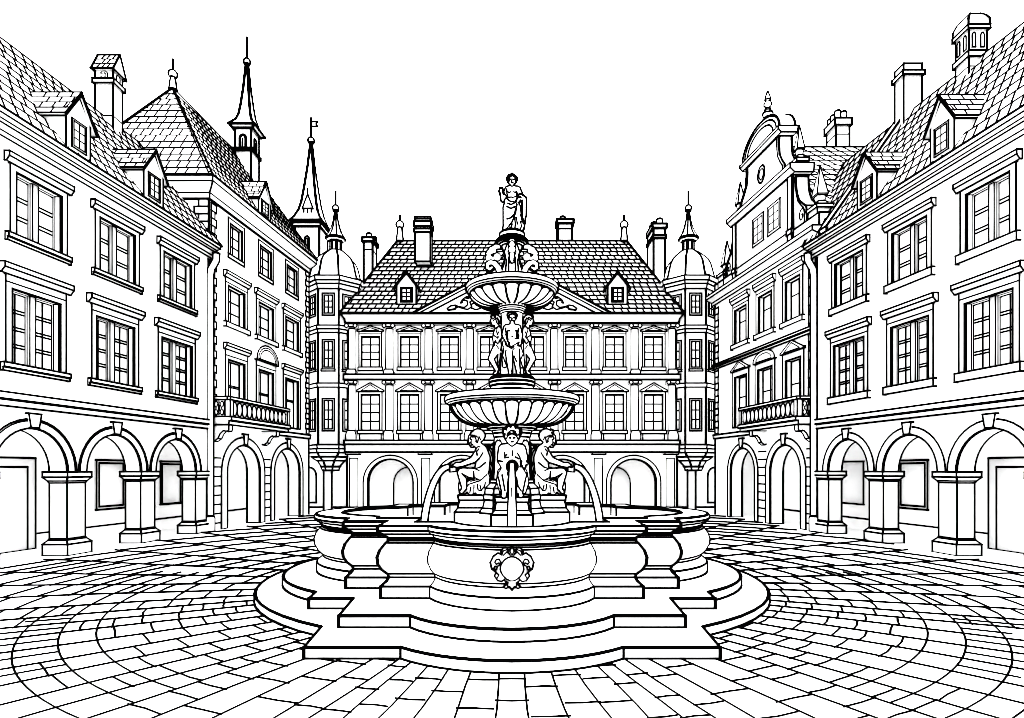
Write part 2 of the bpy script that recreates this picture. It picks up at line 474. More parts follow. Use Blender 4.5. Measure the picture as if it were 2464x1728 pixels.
# ================================================================= the two arcaded houses
EAVE = 13.97
GD = -2.8      # depth of the galleries
def arcaded_house(side):
    fr = wall_frame(side); L = side == 'L'
    s = -1 if L else 1
    loc = (s*17.0, 20.0, 0)
    b = thing('arcaded_house', loc, 'large arcaded house at the left edge, its chimney capped by a small tiled roof' if L
              else 'large arcaded house at the right edge, its tallest chimney pierced by small arches', 'house', 'arcaded houses along the sides of the square')
    y0, y1 = 19.0*KY, 41.45*KY
    rz = 18.95 if L else 19.5
    rects = []
    up = [(20, 158), (225.5, 331.5), (382.6, 465)] if L else [(14.6, 149.5), (219, 324), (376, 459)]
    lo = [(9.3, 155), (217, 330), (377.5, 466)] if L else [(6.4, 152.4), (214.7, 326.5), (373, 462.6)]
    up = [(U(a), U(c)) for a, c in up]; lo = [(U(a), U(c)) for a, c in lo]
    up = [(up[0][0]-5.1*KY, up[0][1]-5.1*KY)]+up; lo = [(lo[0][0]-5.1*KY, lo[0][1]-5.1*KY)]+lo
    for a, c in up:
        rects.append(window(b, fr, a, c, 10.46, 12.66, .22, .2, .25, 'double', 1, 3, .12,
                            ('flat', .3, .15, .18), (.26, .12, .13, 2) if L else (.3, .1, .14), name='window'))
    for a, c in lo:
        rects.append(window(b, fr, a, c, 6.36, 9.14, .22, .42, .25, 'double', 2, 4, .1,
                            ('flat', .32, .17, .2), (.26, .12, .13, 2) if L else (.3, .1, .14), frieze=.24, name='window'))
    arches = [(20.9, 24.9), (26.0, 29.9), (31.03, 35.0), (36.18, 40.1)]
    arches = [(a*KY, c*KY, 2.93, 4.36) for a, c in arches]
    w = Part()
    facade(w, fr, y0, y1, 2.93, 13.4, rects, arches, .32, .62)
    w.new(ink=False)
    # end walls, rear wall, gallery ceiling
    D = 7.3
    for u in (y0, y1): w.poly([fr(u, 0, 5.1), fr(u, -D, 5.1), fr(u, -D, EAVE), fr(u, -3.4, rz-.2), fr(u, 0, EAVE)])
    w.poly([fr(y0, -D, 0), fr(y1, -D, 0), fr(y1, -D, EAVE), fr(y0, -D, EAVE)])
    w.poly([fr(y0, -.0, 5.1), fr(y1, -.0, 5.1), fr(y1, -D, 5.1), fr(y0, -D, 5.1)])
    w.poly([fr(y0, -.62, 2.93), fr(y0, 0, 2.93), fr(y0, 0, 5.1), fr(y0, -.62, 5.1)])
    # inner face of the arcade wall
    for ar in arches:
        q = arch_pts(*ar)
        for k in range(len(q)-1): w.poly([fr(q[k][0], -.62, q[k][1]), fr(q[k+1][0], -.62, q[k+1][1]), fr(q[k+1][0], -.62, 5.1), fr(q[k][0], -.62, 5.1)])
    w.line([fr(y1, 0, 2.93), fr(y1, 0, 13.4)])
    w.build('wall', 'plaster', b)
    # back wall of the gallery with door and shop window
    g = Part(); g.new(ink=False)
    u0, u1 = y0, y1
    g.poly([fr(u0, GD, 0), fr(u1+2, GD, 0), fr(u1+2, GD, 5.1), fr(u0, GD, 5.1)])
    g.line([fr(u0, GD, .57), fr(35.4*KY if False else U(82, GD)-2.4, GD, .57)])
    g.line([fr(U(82, GD), GD, .57), fr(u1+6, GD, .57)], 3.0)
    g.build('gallery_wall', 'plaster', b)
    def rect_frame(name, a, c, z0, z1, t=.13):
        q = Part(w=3.4)
        q.prism(lambda u, o, z: fr(u, o+GD, z), [(a, z0), (c, z0), (c, z1), (a, z1)], -.02, .06)
        i = [(a+t, z0+t), (c-t, z0+t), (c-t, z1-t), (a+t, z1-t)] if z0 > .1 else [(a+t, z0), (a+t, z1-t*1.3), (c-t*1.3, z1-t*1.3), (c-t*1.3, z0)]
        q.line([fr(u, GD+.06, z) for u, z in i], 3.4, closed=z0 > .1)
        q.build(name, 'glass', b)
    rect_frame('shop_door', U(82, GD)-2.4, U(82, GD), .0, 3.45, .26)
    rect_frame('shop_window', U(229, GD), U(298, GD), 1.28, 3.43)
    # pillars
    for k, (a, c) in enumerate([(19.8, 20.9), (24.9, 26.0), (29.9, 31.03), (35.0, 36.18), (40.1, 41.28)]):
        a *= KY; c *= KY
        p = Part(w=3.2); p.box(fr, a+.002, c-.002, -.62, .0, .5, 2.55)
        pl = p.build('pillar', 'stone', b)
        p = Part(w=3.2); e = .13
        def ring(p, e0, z0, e1, z1):
            lo_ = [fr(a-e0, e0, z0), fr(c+e0, e0, z0), fr(c+e0, -.62-e0, z0), fr(a-e0, -.62-e0, z0)]
            hi = [fr(a-e1, e1, z1), fr(c+e1, e1, z1), fr(c+e1, -.62-e1, z1), fr(a-e1, -.62-e1, z1)]
            p.mesh(lo_+hi, [(0,1,5,4), (1,2,6,5), (2,3,7,6), (3,0,4,7), (0,3,2,1), (4,5,6,7)])
        ring(p, .0, 2.55, .03, 2.62); p.new(w=3.2); ring(p, .03, 2.62, e, 2.75); p.new(w=3.2); ring(p, e, 2.75, e, 2.93)
        p.build('capital', 'stone', pl)
        p = Part(w=3.2); ring(p, e, 0, e, .4); p.new(w=3.2); ring(p, e, .4, .02, .53); p.new(w=3.2); ring(p, .02, .53, .005, .58)
        p.build('pillar_base', 'stone', pl)
    for ar in arches:
        archivolt(fr, *ar, .36, .05, b, mid=.8 if L else None)
        keystone(fr, (ar[0]+ar[1])/2, 4.38, 4.84, .42, b)
    # string course and cornice
    p = Part(); p.sweep(fr, [(0, 5.0), (.06, 5.0), (.06, 5.2), (.14, 5.22), (.14, 5.43), (0, 5.45)], y0, y1+.02); p.build('string_course', 'stone', b)
    p = Part(); p.sweep(fr, [(-.01, 13.3), (.12, 13.32), (.14, 13.48), (.3, 13.62), (.32, 13.74), (.5, 13.80), (.5, EAVE), (-.01, EAVE)], y0, y1+.2)
    p.build('cornice', 'stone', b)
    # roof
    ye = y1+.3; yr = y1 if L else 46*KY
    ro = -3.4
    A, B, C, Dd = fr(y0, .5, EAVE+.01), fr(ye, .5, EAVE+.01), fr(yr, ro, rz), fr(y0, ro, rz)
    p = Part(w=4.6); p.mesh([A, B, C, Dd, fr(y0, -D-.4, EAVE+.01), fr(ye, -D-.4, EAVE+.01)], [(0,1,2,3), (3,2,5,4), (1,5,2), (0,3,4)])
    tiles(p, [A, B, C, Dd], 10, .44, 4.3, skew=.5, w2=3.9)
    p.build('roof', 'tile', b)
    slope = lambda z: .5-(z-EAVE)/(rz-EAVE)*3.9
    if L: dd = [(159, 217), (346, 392)]
    else: dd = [(168, 225), (354, 401)]
    for a, c in dd: dormer(b, fr, U(a, .45), U(c, .45), EAVE+.02, 15.36, 16.2, .45, slope)
    # chimneys
    if L:
        x = fr(38.3*KY, -2.9, 0).x
        c = chimney(b, x-.41, 38.3*KY+.32, .82, .64, 17.4, 21.0, [(20.35, 20.55, .07)], seams=(18.9,))
        q = Part(w=4.2)
        cx, cy = x-.41, 38.3*KY+.32
        e = .5; h_ = .46; cap = [Vector(v) for v in ((cx-e, cy-h_, 20.95), (cx+e, cy-h_, 20.95), (cx+e, cy, 21.85), (cx-e, cy, 21.85), (cx-e, cy+h_, 20.95), (cx+e, cy+h_, 20.95))]
        q.mesh(cap, [(0,1,2,3), (3,2,5,4), (0,3,4), (1,5,2), (0,4,5,1)])
        tiles(q, cap[:4], 3, .26, 2.6, skew=.3, w2=2.4)
        q.new(w=3); 
        q.build('chimney_cap', 'tile', c)
        q = Part(w=3.0)
        f2 = lambda u, o, z: Vector((u, cy-.33+o, z))
        pts = arch_pts(cx-.16, cx+.16, 20.75, 20.9, 8); q.prism(f2, [(cx-.16, 20.6)]+pts+[(cx+.16, 20.6)], -.01, .02)
        q.prism(f2, [(cx-.07, 20.6), (cx+.07, 20.6), (cx+.07, 20.78), (cx-.07, 20.78)], -.03, .01)
        q.build('chimney_opening', 'plaster', c); q = Part(w=2.6)
        f3 = lambda u, o, z: Vector((cx+.41+o, u, z))
        pts = arch_pts(cy-.12, cy+.12, 20.75, 20.9, 8); q.prism(f3, [(cy-.12, 20.6)]+pts+[(cy+.12, 20.6)], -.01, .02)
        q.build('chimney_opening', 'plaster', c)
    else:
        x = fr(34.0*KY, -2.9, 0).x
        c = chimney(b, x+.36, 34*KY+.36, .72, .72, 17.0, 20.75, [(19.45, 19.68, .07), (20.55, 20.72, .08)], seams=(19.1,))
        cx, cy = x+.36, 34*KY+.36
        q = Part(w=4.2); q.lathe((cx, cy, 0), [(.43, 20.72), (.42, 20.95), (.33, 21.15), (.2, 21.3)], 4, rot=PI/2*0)
        q.build('chimney_cap', 'stone', c)
        for dx in (-.17, .17):
            q = Part(w=2.6)
            f2 = lambda u, o, z: Vector((u, cy-.36-o, z))
            pts = arch_pts(cx+dx-.07, cx+dx+.07, 20.3, 20.42, 8); q.prism(f2, [(cx+dx-.07, 19.85)]+pts+[(cx+dx+.07, 19.85)], -.02, .02)
            q.build('chimney_opening', 'plaster', c); q = Part(w=2.6)
            f3 = lambda u, o, z: Vector((cx-.36-o, u, z))
            pts = arch_pts(cy+dx-.07, cy+dx+.07, 20.3, 20.42, 8); q.prism(f3, [(cy+dx-.07, 19.85)]+pts+[(cy+dx+.07, 19.85)], -.02, .02)
            q.build('chimney_opening', 'plaster', c)
        x = fr(38.9*KY, -2.9, 0).x
        chimney(b, x+.42, 38.9*KY+.32, .84, .62, 16.6, 21.55, [(21.0, 21.2, .08)])
        # raised party wall strip on the roof
        q = Part(w=4.2); u = 39.3*KY
        v = [fr(u+du, o, z+h) for du in (0, .55) for (o, z) in ((.45, EAVE), (-3.4, rz)) for h in (-.1, .28)]
        q.mesh(v, [(0,1,3,2), (4,6,7,5), (1,5,7,3), (0,4,5,1), (2,3,7,6)]); q.build('party_wall', 'stone', b)
        chimney(b, 19.3, 50.5*KY, .8, 1.0, 17, 23.4, [(23.1, 23.5, .1)], [(-.28, .35, .42, .12), (-.26, .05, .48, .13), (-.2, -.3, .55, .13), (.15, -.3, .5, .13)], seams=(22.6,), lw=3.4)
    # rain pipe
    p = Part(w=4.4, contour=True, cw=4.6, thr=60)
    yp = y1+.02
    pts = [fr(yp+.05, .38, 13.55), fr(yp+.03, .38, 13.2), fr(yp, .15, 12.75), fr(yp, .12, 12.5)]
    pts = [pts[0], pts[1], pts[1].lerp(pts[2], .3), pts[1].lerp(pts[2], .7), pts[2], pts[3], fr(yp, .12, .75)]
    p.tube(pts, .125, 12)
    p.new(w=3.4, contour=True, thr=70); p.tube([fr(yp, .12, .75), fr(yp, .12, .65), fr(yp, .12, .0)], [.13, .18, .18], 12)
    p.build('rain_pipe', 'stone', b)
    return b

def balcony(b, fr, u0, u1, o):
    p = Part(w=3.0)
    p.sweep(fr, [(0, 5.23), (o-.08, 5.23), (o-.06, 5.42), (o+.06, 5.44), (o+.06, 5.62), (0, 5.62)], u0, u1)
    bl = p.build('balcony', 'stone', b)
    p = Part(w=2.8)
    p.box(fr, u0-.02, u1+.02, o-.14, o+.02, 6.46, 6.6)
    p.new(w=2.8); p.box(fr, u0-.02, u0+.13, 0, o-.145, 6.462, 6.598)
    p.new(w=2.8); p.box(fr, u1-.13, u1+.02, 0, o-.145, 6.462, 6.598)
    for a, c in ((u0, u0+.26), (u1-.22, u1)): p.new(w=2.6); p.box(fr, a, c, o-.26, o-.01, 5.625, 6.455)
    for oo in (.0, ): p.new(w=2.6); p.box(fr, u0+.01, u0+.1, oo, oo+.12, 5.625, 6.455)
    p.build('railing', 'stone', bl)
    n = 12; du = (u1-.24-(u0+.3))/n
    f = lambda u, z: fr(u, o-.13, z)
    for i in range(n):
        p = Part(w=1.9); uc = u0+.3+du*(i+.5)
        pts = [(uc+du*.42*math.cos(t), 6.04+.33*math.sin(t)) for t in [2*PI*k/18 for k in range(18)]]
        p.prism(fr, pts, o-.15, o-.1); p.lines.clear()
        p.g['thr'] = 60
        for q in ((-.5, -1), (.5, -1), (-.5, 1), (.5, 1)):
            p.line([fr(uc+du*q[0]*1.0, o-.09, 6.04+q[1]*.22), fr(uc, o-.09, 6.04+q[1]*.41)], 1.7)
        p.build('baluster', 'stone', bl)
    for i in range(2):
        p = Part(w=1.9); oc = .22+.28*i
        v = [fr(u0+.04, oc+.11*math.cos(t), 6.04+.33*math.sin(t)) for t in [2*PI*k/18 for k in range(18)]]
        v2 = [fr(u0+.09, oc+.11*math.cos(t), 6.04+.33*math.sin(t)) for t in [2*PI*k/18 for k in range(18)]]
        p.mesh(v+v2, [tuple(range(18)), tuple(range(35, 17, -1))]+[(k, (k+1) % 18, (k+1) % 18+18, k+18) for k in range(18)])
        p.g['thr'] = 60
        p.line([fr(u0+.03, oc-.14, 5.7), fr(u0+.03, oc+.14, 6.38)], 1.7); p.line([fr(u0+.03, oc+.14, 5.7), fr(u0+.03, oc-.14, 6.38)], 1.7)
        p.build('baluster', 'stone', bl)
    p = Part(ink=False); p.box(fr, u0+.12, u1-.12, o-.2, o-.16, 5.625, 6.45); p.build('railing_panel', 'stone', bl)
    for ua in (u0+.05, u1-1.9*KY):
        p = Part(w=2.8)
        prof = [(0, 5.225), (0, 4.45), (.12, 4.42), (.3, 4.55), (.42, 4.8), (.55, 4.92), (.62, 4.94), (.66, 4.9), (.8, 4.92), (.84, 5.0), (.84, 5.225)]
        p.sweep(fr, [(x*o/.94, z) for x, z in prof], ua, ua+.3); p.build('bracket', 'stone', bl)

def rustic(w, fr, spans):
    for (a, c, zs) in spans:
        for z in zs: w.line([fr(a, .0, z), fr(c, .0, z)], 2.7)

BZ = [.35, .82, 1.28, 1.74, 2.2, 2.68, 3.15, 3.6]

# ================================================================= the hipped house with the belfry (left)
def hipped_house():
    fr = wall_frame('L'); y0, y1 = 41.6*KY, 57.26*KY
    b = thing('hipped_house', (-16.5, 34, 0), 'tall balconied house with a steep hipped tile roof and slender belfry', 'house')
    EV = 17.17
    rects = []
    for a, c in ((547.8, 586.6), (620.8, 655.9), (686, 717)):
        rects.append(window(b, fr, U(a), U(c), 14.16, 16.0, .2, .24, .2, 'single', 2, 3, lw=2.7, so=.03))
        # plain frame closes at the bottom
        q = Part(w=3.3); q.box(fr, U(a), U(c), -.01, .03, 13.95, 14.155); q.build('sill', 'stone', b)
    for a, c in ((540, 592.9), (614.6, 661), (679.8, 720)):
        rects.append(window(b, fr, U(a), U(c), 10.57, 12.86, .25, .38, .3, 'single', 2, 3, hood=('flat', .3, .12, .2), sill=(.26, .1, .16), frieze=.24, lw=2.6))
    for k, (a, c) in enumerate(((540, 592.9), (614.6, 661), (679.8, 720))):
        hood = ('arc', .95, .12, .16, 2) if k == 1 else ('flat', .3, .12, .2)
        rects.append(window(b, fr, U(a), U(c), 5.64, 9.18, .25, .5, .3, 'single', 2, 3, hood=hood, frieze=.3, lw=2.7, name='balcony_door', splits=(.56, .59)))
    arches = [(43.7*KY, 48.3*KY, 2.9, 4.32), (50.6*KY, 55.35*KY, 2.9, 4.32)]
    w = Part(); facade(w, fr, y0, y1, 0, 16.4, rects, arches, .3, .7)
    w.new(ink=False); D = 6.9
    for ar in arches:
        q = arch_pts(*ar)
        for k in range(len(q)-1): w.poly([fr(q[k][0], -.7, q[k][1]), fr(q[k+1][0], -.7, q[k+1][1]), fr(q[k+1][0], -.7, 5.1), fr(q[k][0], -.7, 5.1)])
    w.poly([fr(y0, 0, 5.1), fr(y0, -D, 5.1), fr(y0, -D, 16.6), fr(y0, 0, 16.6)])
    w.poly([fr(y1, 0, 0), fr(y1, -D, 0), fr(y1, -D, 16.6), fr(y1, 0, 16.6)])
    w.poly([fr(y0, -D, 0), fr(y1, -D, 0), fr(y1, -D, 16.6), fr(y0, -D, 16.6)])
    w.poly([fr(y0, 0, 5.1), fr(y1, 0, 5.1), fr(y1, -D, 5.1), fr(y0, -D, 5.1)])
    w.poly([fr(y0, GD, 0), fr(y1, GD, 0), fr(y1, GD, 5.1), fr(y0, GD, 5.1)])
    w.line([fr(y0, GD+.01, .57), fr(y1, GD+.01, .57)], 3)
    rustic(w, fr, [(y0, arches[0][0]-.5, BZ), (arches[0][1]+.5, arches[1][0]-.42, BZ)])
    w.line([fr(y0, 0, 0), fr(y0, 0, 16.6)], 4); w.line([fr(y1, 0, 0), fr(y1, 0, 16.6)], 4.6)
    w.build('wall', 'plaster', b)
    q = Part(w=3.4); f4 = lambda u, o, z: fr(u, o+GD, z)
    q.prism(f4, [(U(384, GD), 1.28), (U(436, GD), 1.28), (U(436, GD), 3.43), (U(384, GD), 3.43)], 0, .05)
    i = [(U(384, GD)+.1, 1.3), (U(434, GD)-.1, 1.3), (U(434, GD)-.1, 3.3), (U(384, GD)+.1, 3.3)]
    q.line([f4(x, .055, z) for x, z in i], 3, closed=True); q.build('shop_window', 'glass', b)
    for ar, wd in zip(arches, (.5, .42)):
        archivolt(fr, *ar, wd, .04, b, down=0)
        keystone(fr, (ar[0]+ar[1])/2, 4.34, 4.92, .4, b)
    p = Part(); p.sweep(fr, [(0, 5.1), (.08, 5.1), (.12, 5.34), (0, 5.36)], 50.6*KY, y1+.08); p.build('string_course', 'stone', b)
    quoins(b, fr, y0+.14, 1, 5.3, 16.2, .36); quoins(b, fr, y1-.02, -1, 5.4, 16.2, .34, w1=.6, w2=.5)
    # quoins on the end wall facing the viewer
    f2 = lambda u, o, z: Vector((fr(y0, 0, 0).x-u, y0-o, z))
    p = Part(w=3.0); z = 12.2; k = 0
    while z < 16.2:
        p.new(w=3.0); p.box(f2, 0.02, .72 if k % 2 else .5, -.02, .02, z, z+.36); z += .365; k += 1
    p.build('quoins', 'stone', b)
    # cornice running round the corner
    prof = [(.0, 16.2), (.08, 16.22), (.08, 16.5), (.3, 16.7), (.45, 16.9), (.45, EV)]
    p = Part(w=2.8)
    for (o0, z0), (o1, z1) in zip(prof, prof[1:]):
        k = 1.0
        p.poly([fr(y0-o0, o0, z0), fr(y1+o0*.5, o0, z0), fr(y1+o1*.5, o1, z1), fr(y0-o1, o1, z1)])
        p.poly([fr(y0-o0, o0, z0), fr(y0-o1, o1, z1), fr(y0-o1, -D-o1, z1), fr(y0-o0, -D-o0, z0)])
        p.poly([fr(y1+o0*.5, o0, z0), fr(y1+o1*.5, o1, z1), fr(y1+o1*.5, -D-o1, z1), fr(y1+o0*.5, -D-o0, z0)])
    p.build('cornice', 'stone', b)
    # hipped roof
    a0, a1 = y0-.47, y1+.25; RZ = 23.2; ro = -3.4
    P = [fr(a0, .47, EV+.01), fr(a1, .47, EV+.01), fr(a1, -D-.4, EV+.01), fr(a0, -D-.4, EV+.01)]
    R0 = fr(45.1*KY, ro, RZ); R1 = fr(54.2*KY, ro, RZ-.3)
    p = Part(w=4.6); p.mesh(P+[R0, R1], [(0,1,5,4), (1,2,5), (2,3,4,5), (3,0,4), (0,3,2,1)])
    tiles(p, [P[0], P[1], R1, R0], 14, .4, 2.8, skew=.5, w2=2.4)
    tiles(p, [P[3], P[0], R0], 14, .5, 2.8, skew=.2, w2=2.4)
    # hip tiles
    for A in (P[0], P[3]):
        off = Vector((.16 if A is P[3] else -.17, 0, .0))
        n = 18
        pr = [A.lerp(R0, (k+.5)/n) for k in range(n)]
        p.line([A+off*1.0, R0+off*.3], 2.8)
        for v in pr: p.line([v, v+off], 2.6)
    p.build('roof', 'tile', b)
    finial(R0+Vector((0, 0, 0)), RZ-.1, RZ+1.5, .2, b, .42, 4)
    slope = lambda z: .47-(z-EV)/(RZ-EV)*3.87
    dormer(b, fr, U(622.5, .42), U(650, .42), EV+.02, 18.25, 19.2, .42, slope, rows=3, tw=.4, lw=2.7)
    # belfry
    x1 = -(1232-604)/F*52*KY; yb = 52*KY; sx = .98; sy = 1.1
    cx, cy = x1-sx/2, yb+sy/2
    fb = lambda u, o, z: Vector((u, o, z))
    p = Part(w=4.2); p.box(fb, cx-sx/2, cx+sx/2, cy-sy/2, cy+sy/2, 20.3, 24.0)
    bf = p.build('belfry', 'plaster', b)
    p = Part(w=4); p.box(fb, cx-sx/2-.09, cx+sx/2+.09, cy-sy/2-.09, cy+sy/2+.09, 22.45, 22.6); p.build('belfry_ledge', 'stone', bf)
    f2 = lambda u, o, z: Vector((cx+u, cy-sy/2-o, z)); f3 = lambda u, o, z: Vector((cx+sx/2+o, cy+u, z))
    for f, w_ in ((f2, .21), (f3, .2)):
        p = Part(w=3.4); q = arch_pts(-w_, w_, 23.2, 23.45, 10); p.prism(f, [(-w_, 22.62)]+q+[(w_, 22.62)], -.02, .02)
        q = arch_pts(-w_*.65, w_*.65, 23.2, 23.38, 10); p.line([f(u, .025, z) for u, z in [(-w_*.65, 22.62)]+q+[(w_*.65, 22.62)]], 2.8)
        p.line([f(0, .025, 23.2), f(-.02, .025, 22.62)], 2.4)
        p.build('bell_opening', 'plaster', bf)
    p = Part(w=4.8, thr=35)
    prof = [(.6, 23.85), (.78, 24.0), (.7, 24.1), (.5, 24.45), (.36, 25.0), (.27, 25.8), (.16, 27.1), (.05, 28.9), (.015, 29.2)]
    prof = [(r, z if z < 24.2 else 24.1+(z-24.1)*.82) for r, z in prof]
    p.lathe((cx, cy, 0), prof, 4); p.line([(cx-.78, cy-.78, 24.0), (cx+.78, cy-.78, 24.0)], 4.4)
    p.build('spire', 'stone', bf)
    finial((cx, cy), 28.1, 29.75, .17, bf, .02, 4)
    balcony(b, fr, 41.85*KY, 50.56*KY, .94)
    return b

# ================================================================= the gabled house (right)
def gabled_house():
    fr = wall_frame('R'); y0, y1 = 41.3*KY, 57.26*KY
    b = thing('gabled_house', (16.5, 34, 0), 'balconied house with a curved gable, pointed pinnacles and an oval window', 'house')
    EV = 14.7; rects = []
    for a, c in ((529.4, 578), (599, 642), (661, 698)):
        rects.append(window(b, fr, U(a), U(c), 10.8, 13.35, .24, .42, .3, 'single', 2, 2, hood=('flat', .38, .12, .2), sill=(.26, .1, .16), frieze=.22, lw=2.6, splits=(.64,)))
    for k, (a, c) in enumerate(((527, 578), (597, 644), (660, 699))):
        hood = ('arc', .62, .1, .14) if k == 1 else ('tri', .6, .1, .14)
        rects.append(window(b, fr, U(a), U(c), 5.64, 9.12, .25, .36, .3, 'single', 2, 3, hood=hood, lw=2.7, name='balcony_door', splits=(.6,)))
    arches = [(43.2*KY, 47.4*KY, 2.9, 4.32), (49.75*KY, 54.1*KY, 2.9, 4.32)]
    w = Part(); facade(w, fr, y0, y1, 0, 14.2, rects, arches, .3, .7)
    w.new(ink=False); D = 7.5
    for ar in arches:
        q = arch_pts(*ar)
        for k in range(len(q)-1): w.poly([fr(q[k][0], -.7, q[k][1]), fr(q[k+1][0], -.7, q[k+1][1]), fr(q[k+1][0], -.7, 5.1), fr(q[k][0], -.7, 5.1)])
    yc = 48.9*KY; RZ = 21.5
    for u in (y0, y1): w.poly([fr(u, 0, 5.1 if u == y0 else 0), fr(u, -D, 5.1 if u == y0 else 0), fr(u, -D, 14.6), fr(u, 0, 14.6)])
    w.poly([fr(y0, -D, 0), fr(y1, -D, 0), fr(y1, -D, 14.6), fr(yc, -D, RZ-.1), fr(y0, -D, 14.6)])
    w.poly([fr(y0, 0, 5.1), fr(y1, 0, 5.1), fr(y1, -D, 5.1), fr(y0, -D, 5.1)])
    w.poly([fr(y0, GD, 0), fr(y1, GD, 0), fr(y1, GD, 5.1), fr(y0, GD, 5.1)])
    w.line([fr(y0, GD+.01, .57), fr(y1, GD+.01, .57)], 3)
    rustic(w, fr, [(y0, arches[0][0]-.44, BZ+[4.05]), (arches[0][1]+.44, arches[1][0]-.36, BZ+[4.05])])
    w.line([fr(y0, 0, 0), fr(y0, 0, 14.4)], 4.2); w.line([fr(y1, 0, 0), fr(y1, 0, 14.4)], 4.8)
    w.build('wall', 'plaster', b)
    q = Part(w=3); f4 = lambda u, o, z: fr(u, o+GD, z)
    q.prism(f4, [(U(384, GD), 1.28), (U(436, GD), 1.28), (U(436, GD), 3.43), (U(384, GD), 3.43)], 0, .05); q.build('shop_window', 'glass', b)
    # inner archway seen through the far arch
    q = Part(w=3.2); pts = arch_pts(U(680, GD), U(700, GD)+2.2, 2.6, 3.4, 12)
    q.prism(f4, [(pts[0][0], .38)]+pts+[(pts[-1][0], .38)], 0, .05); q.build('inner_arch', 'plaster', b)
    for ar, wd in zip(arches, (.44, .36)):
        archivolt(fr, *ar, wd, .04, b, down=0); keystone(fr, (ar[0]+ar[1])/2, 4.34, 4.92, .42, b)
    p = Part(); p.sweep(fr, [(0, 5.1), (.08, 5.1), (.12, 5.34), (0, 5.36)], 49.9*KY, y1+.12); p.build('string_course', 'stone', b)
    p = Part(); p.sweep(fr, [(0, 9.72), (.08, 9.74), (.1, 9.88), (.16, 9.9), (.16, 10.04), (0, 10.06)], y0+.15, y1+.12); p.build('string_course', 'stone', b)
    quoins(b, fr, y0+.14, 1, 5.3, 14.0, .45, w1=.72, w2=.7); quoins(b, fr, y1-.02, -1, 5.4, 14.0, .42, w1=.62, w2=.56)
    p = Part(w=3.0); p.sweep(fr, [(-.01, 14.0), (.1, 14.04), (.1, 14.28), (.5, 14.48), (.5, EV), (-.9, EV)], y0-.4, y1+.35); p.build('cornice', 'stone', b)
    # roof: ridge runs back from the square
    p = Part(w=4.4); a0, a1 = y0-.5, y1+.4
    A = [fr(a0, -.8, EV-.05), fr(a0, -D-3, EV-.05), fr(yc, -D-3, RZ), fr(yc, -.8, RZ), fr(a1, -.8, EV-.05), fr(a1, -D-3, EV-.05)]
    p.mesh(A, [(0,1,2,3), (3,2,5,4), (0,3,4), (1,5,2)])
    tiles(p, [A[0], A[1], A[2], A[3]], 15, .6, 2.9, skew=-.5, w2=2.5)
    p.build('roof', 'tile', b)
    # gable
    G = lambda k: k*KY
    lo_, hi_ = G(44.3), G(53.6); T = -.8; cu = yc
    p = Part(w=4.0)
    p.box(fr, lo_, hi_, T, 0, EV, 18.35)
    for a in (lo_, hi_-.38): p.new(w=3.6); p.box(fr, a+.004, a+.376, .0, .06, EV+.02, 18.34); p.new(w=3.6); p.box(fr, a-.04, a+.42, .0, .1, 15.3, 15.55)
    p.line([fr(lo_+.4, .003, 15.5), fr(hi_-.4, .003, 15.5)], 3)
    gb = p.build('gable', 'plaster', b)
    for a, c in ((584, 616), (624, 652)):
        window(gb, fr, U(a), U(c), 16.04, 17.62, .16, .16, 0, 'single', 2, 3, lw=3.1, so=.05, name='gable_window') if False else None
        q = Part(w=2.7); u0, u1 = U(a)+.04, U(c)-.04; q.prism(fr, [(u0, 16.04), (u1, 16.04), (u1, 17.65), (u0, 17.65)], 0, .05)
        i = .15; q.line([fr(x, .055, z) for x, z in ((u0+i, 16.2), (u1-i, 16.2), (u1-i, 17.5), (u0+i, 17.5))], 2.1, closed=True)
        grid_lines(q, fr, u0+i, u1-i, 16.2, 17.5, .055, 2, 3, 1.9); q.build('gable_window', 'glass', gb)
    p = Part(w=2.9); p.sweep(fr, [(T-.12, 18.35), (.06, 18.35), (.3, 18.58), (.3, 18.82), (T-.15, 18.82)], lo_-.28, hi_+.28); p.build('gable_cornice', 'stone', gb)
    # lower volutes
    def scroll(name, sgn, ua, za, w, h, T0, T1):
        pts = [(0, 0), (w, 0), (w*1.0, h*.18), (w*.93, h*.3), (w*.7, h*.38), (w*.42, h*.5), (w*.24, h*.68), (w*.18, h*.85), (w*.16, h), (0, h)]
        q = Part(w=4.0); q.prism(fr, [(ua+sgn*x, za+z) for x, z in pts], T0, T1)
        ins = [(x*.82, z*.97) for x, z in pts[1:-1]]
        q.line([fr(ua+sgn*x, T1+.004, za+z) for x, z in ins], 3)
        sp = [(w*.62+.26*w*(1-t/9)*math.cos(t), h*.17+.15*h*(1-t/9)*math.sin(t)) for t in [k*.5 for k in range(16)]]
        q.line([fr(ua+sgn*x, T1+.004, za+z) for x, z in sp], 2.8)
        q.build(name, 'plaster', gb)
    scroll('volute', -1, lo_, EV+.75, 1.45*.8, 2.7, T+.1, -.05); scroll('volute', 1, hi_, EV+.75, 1.45*.8, 2.7, T+.1, -.05)
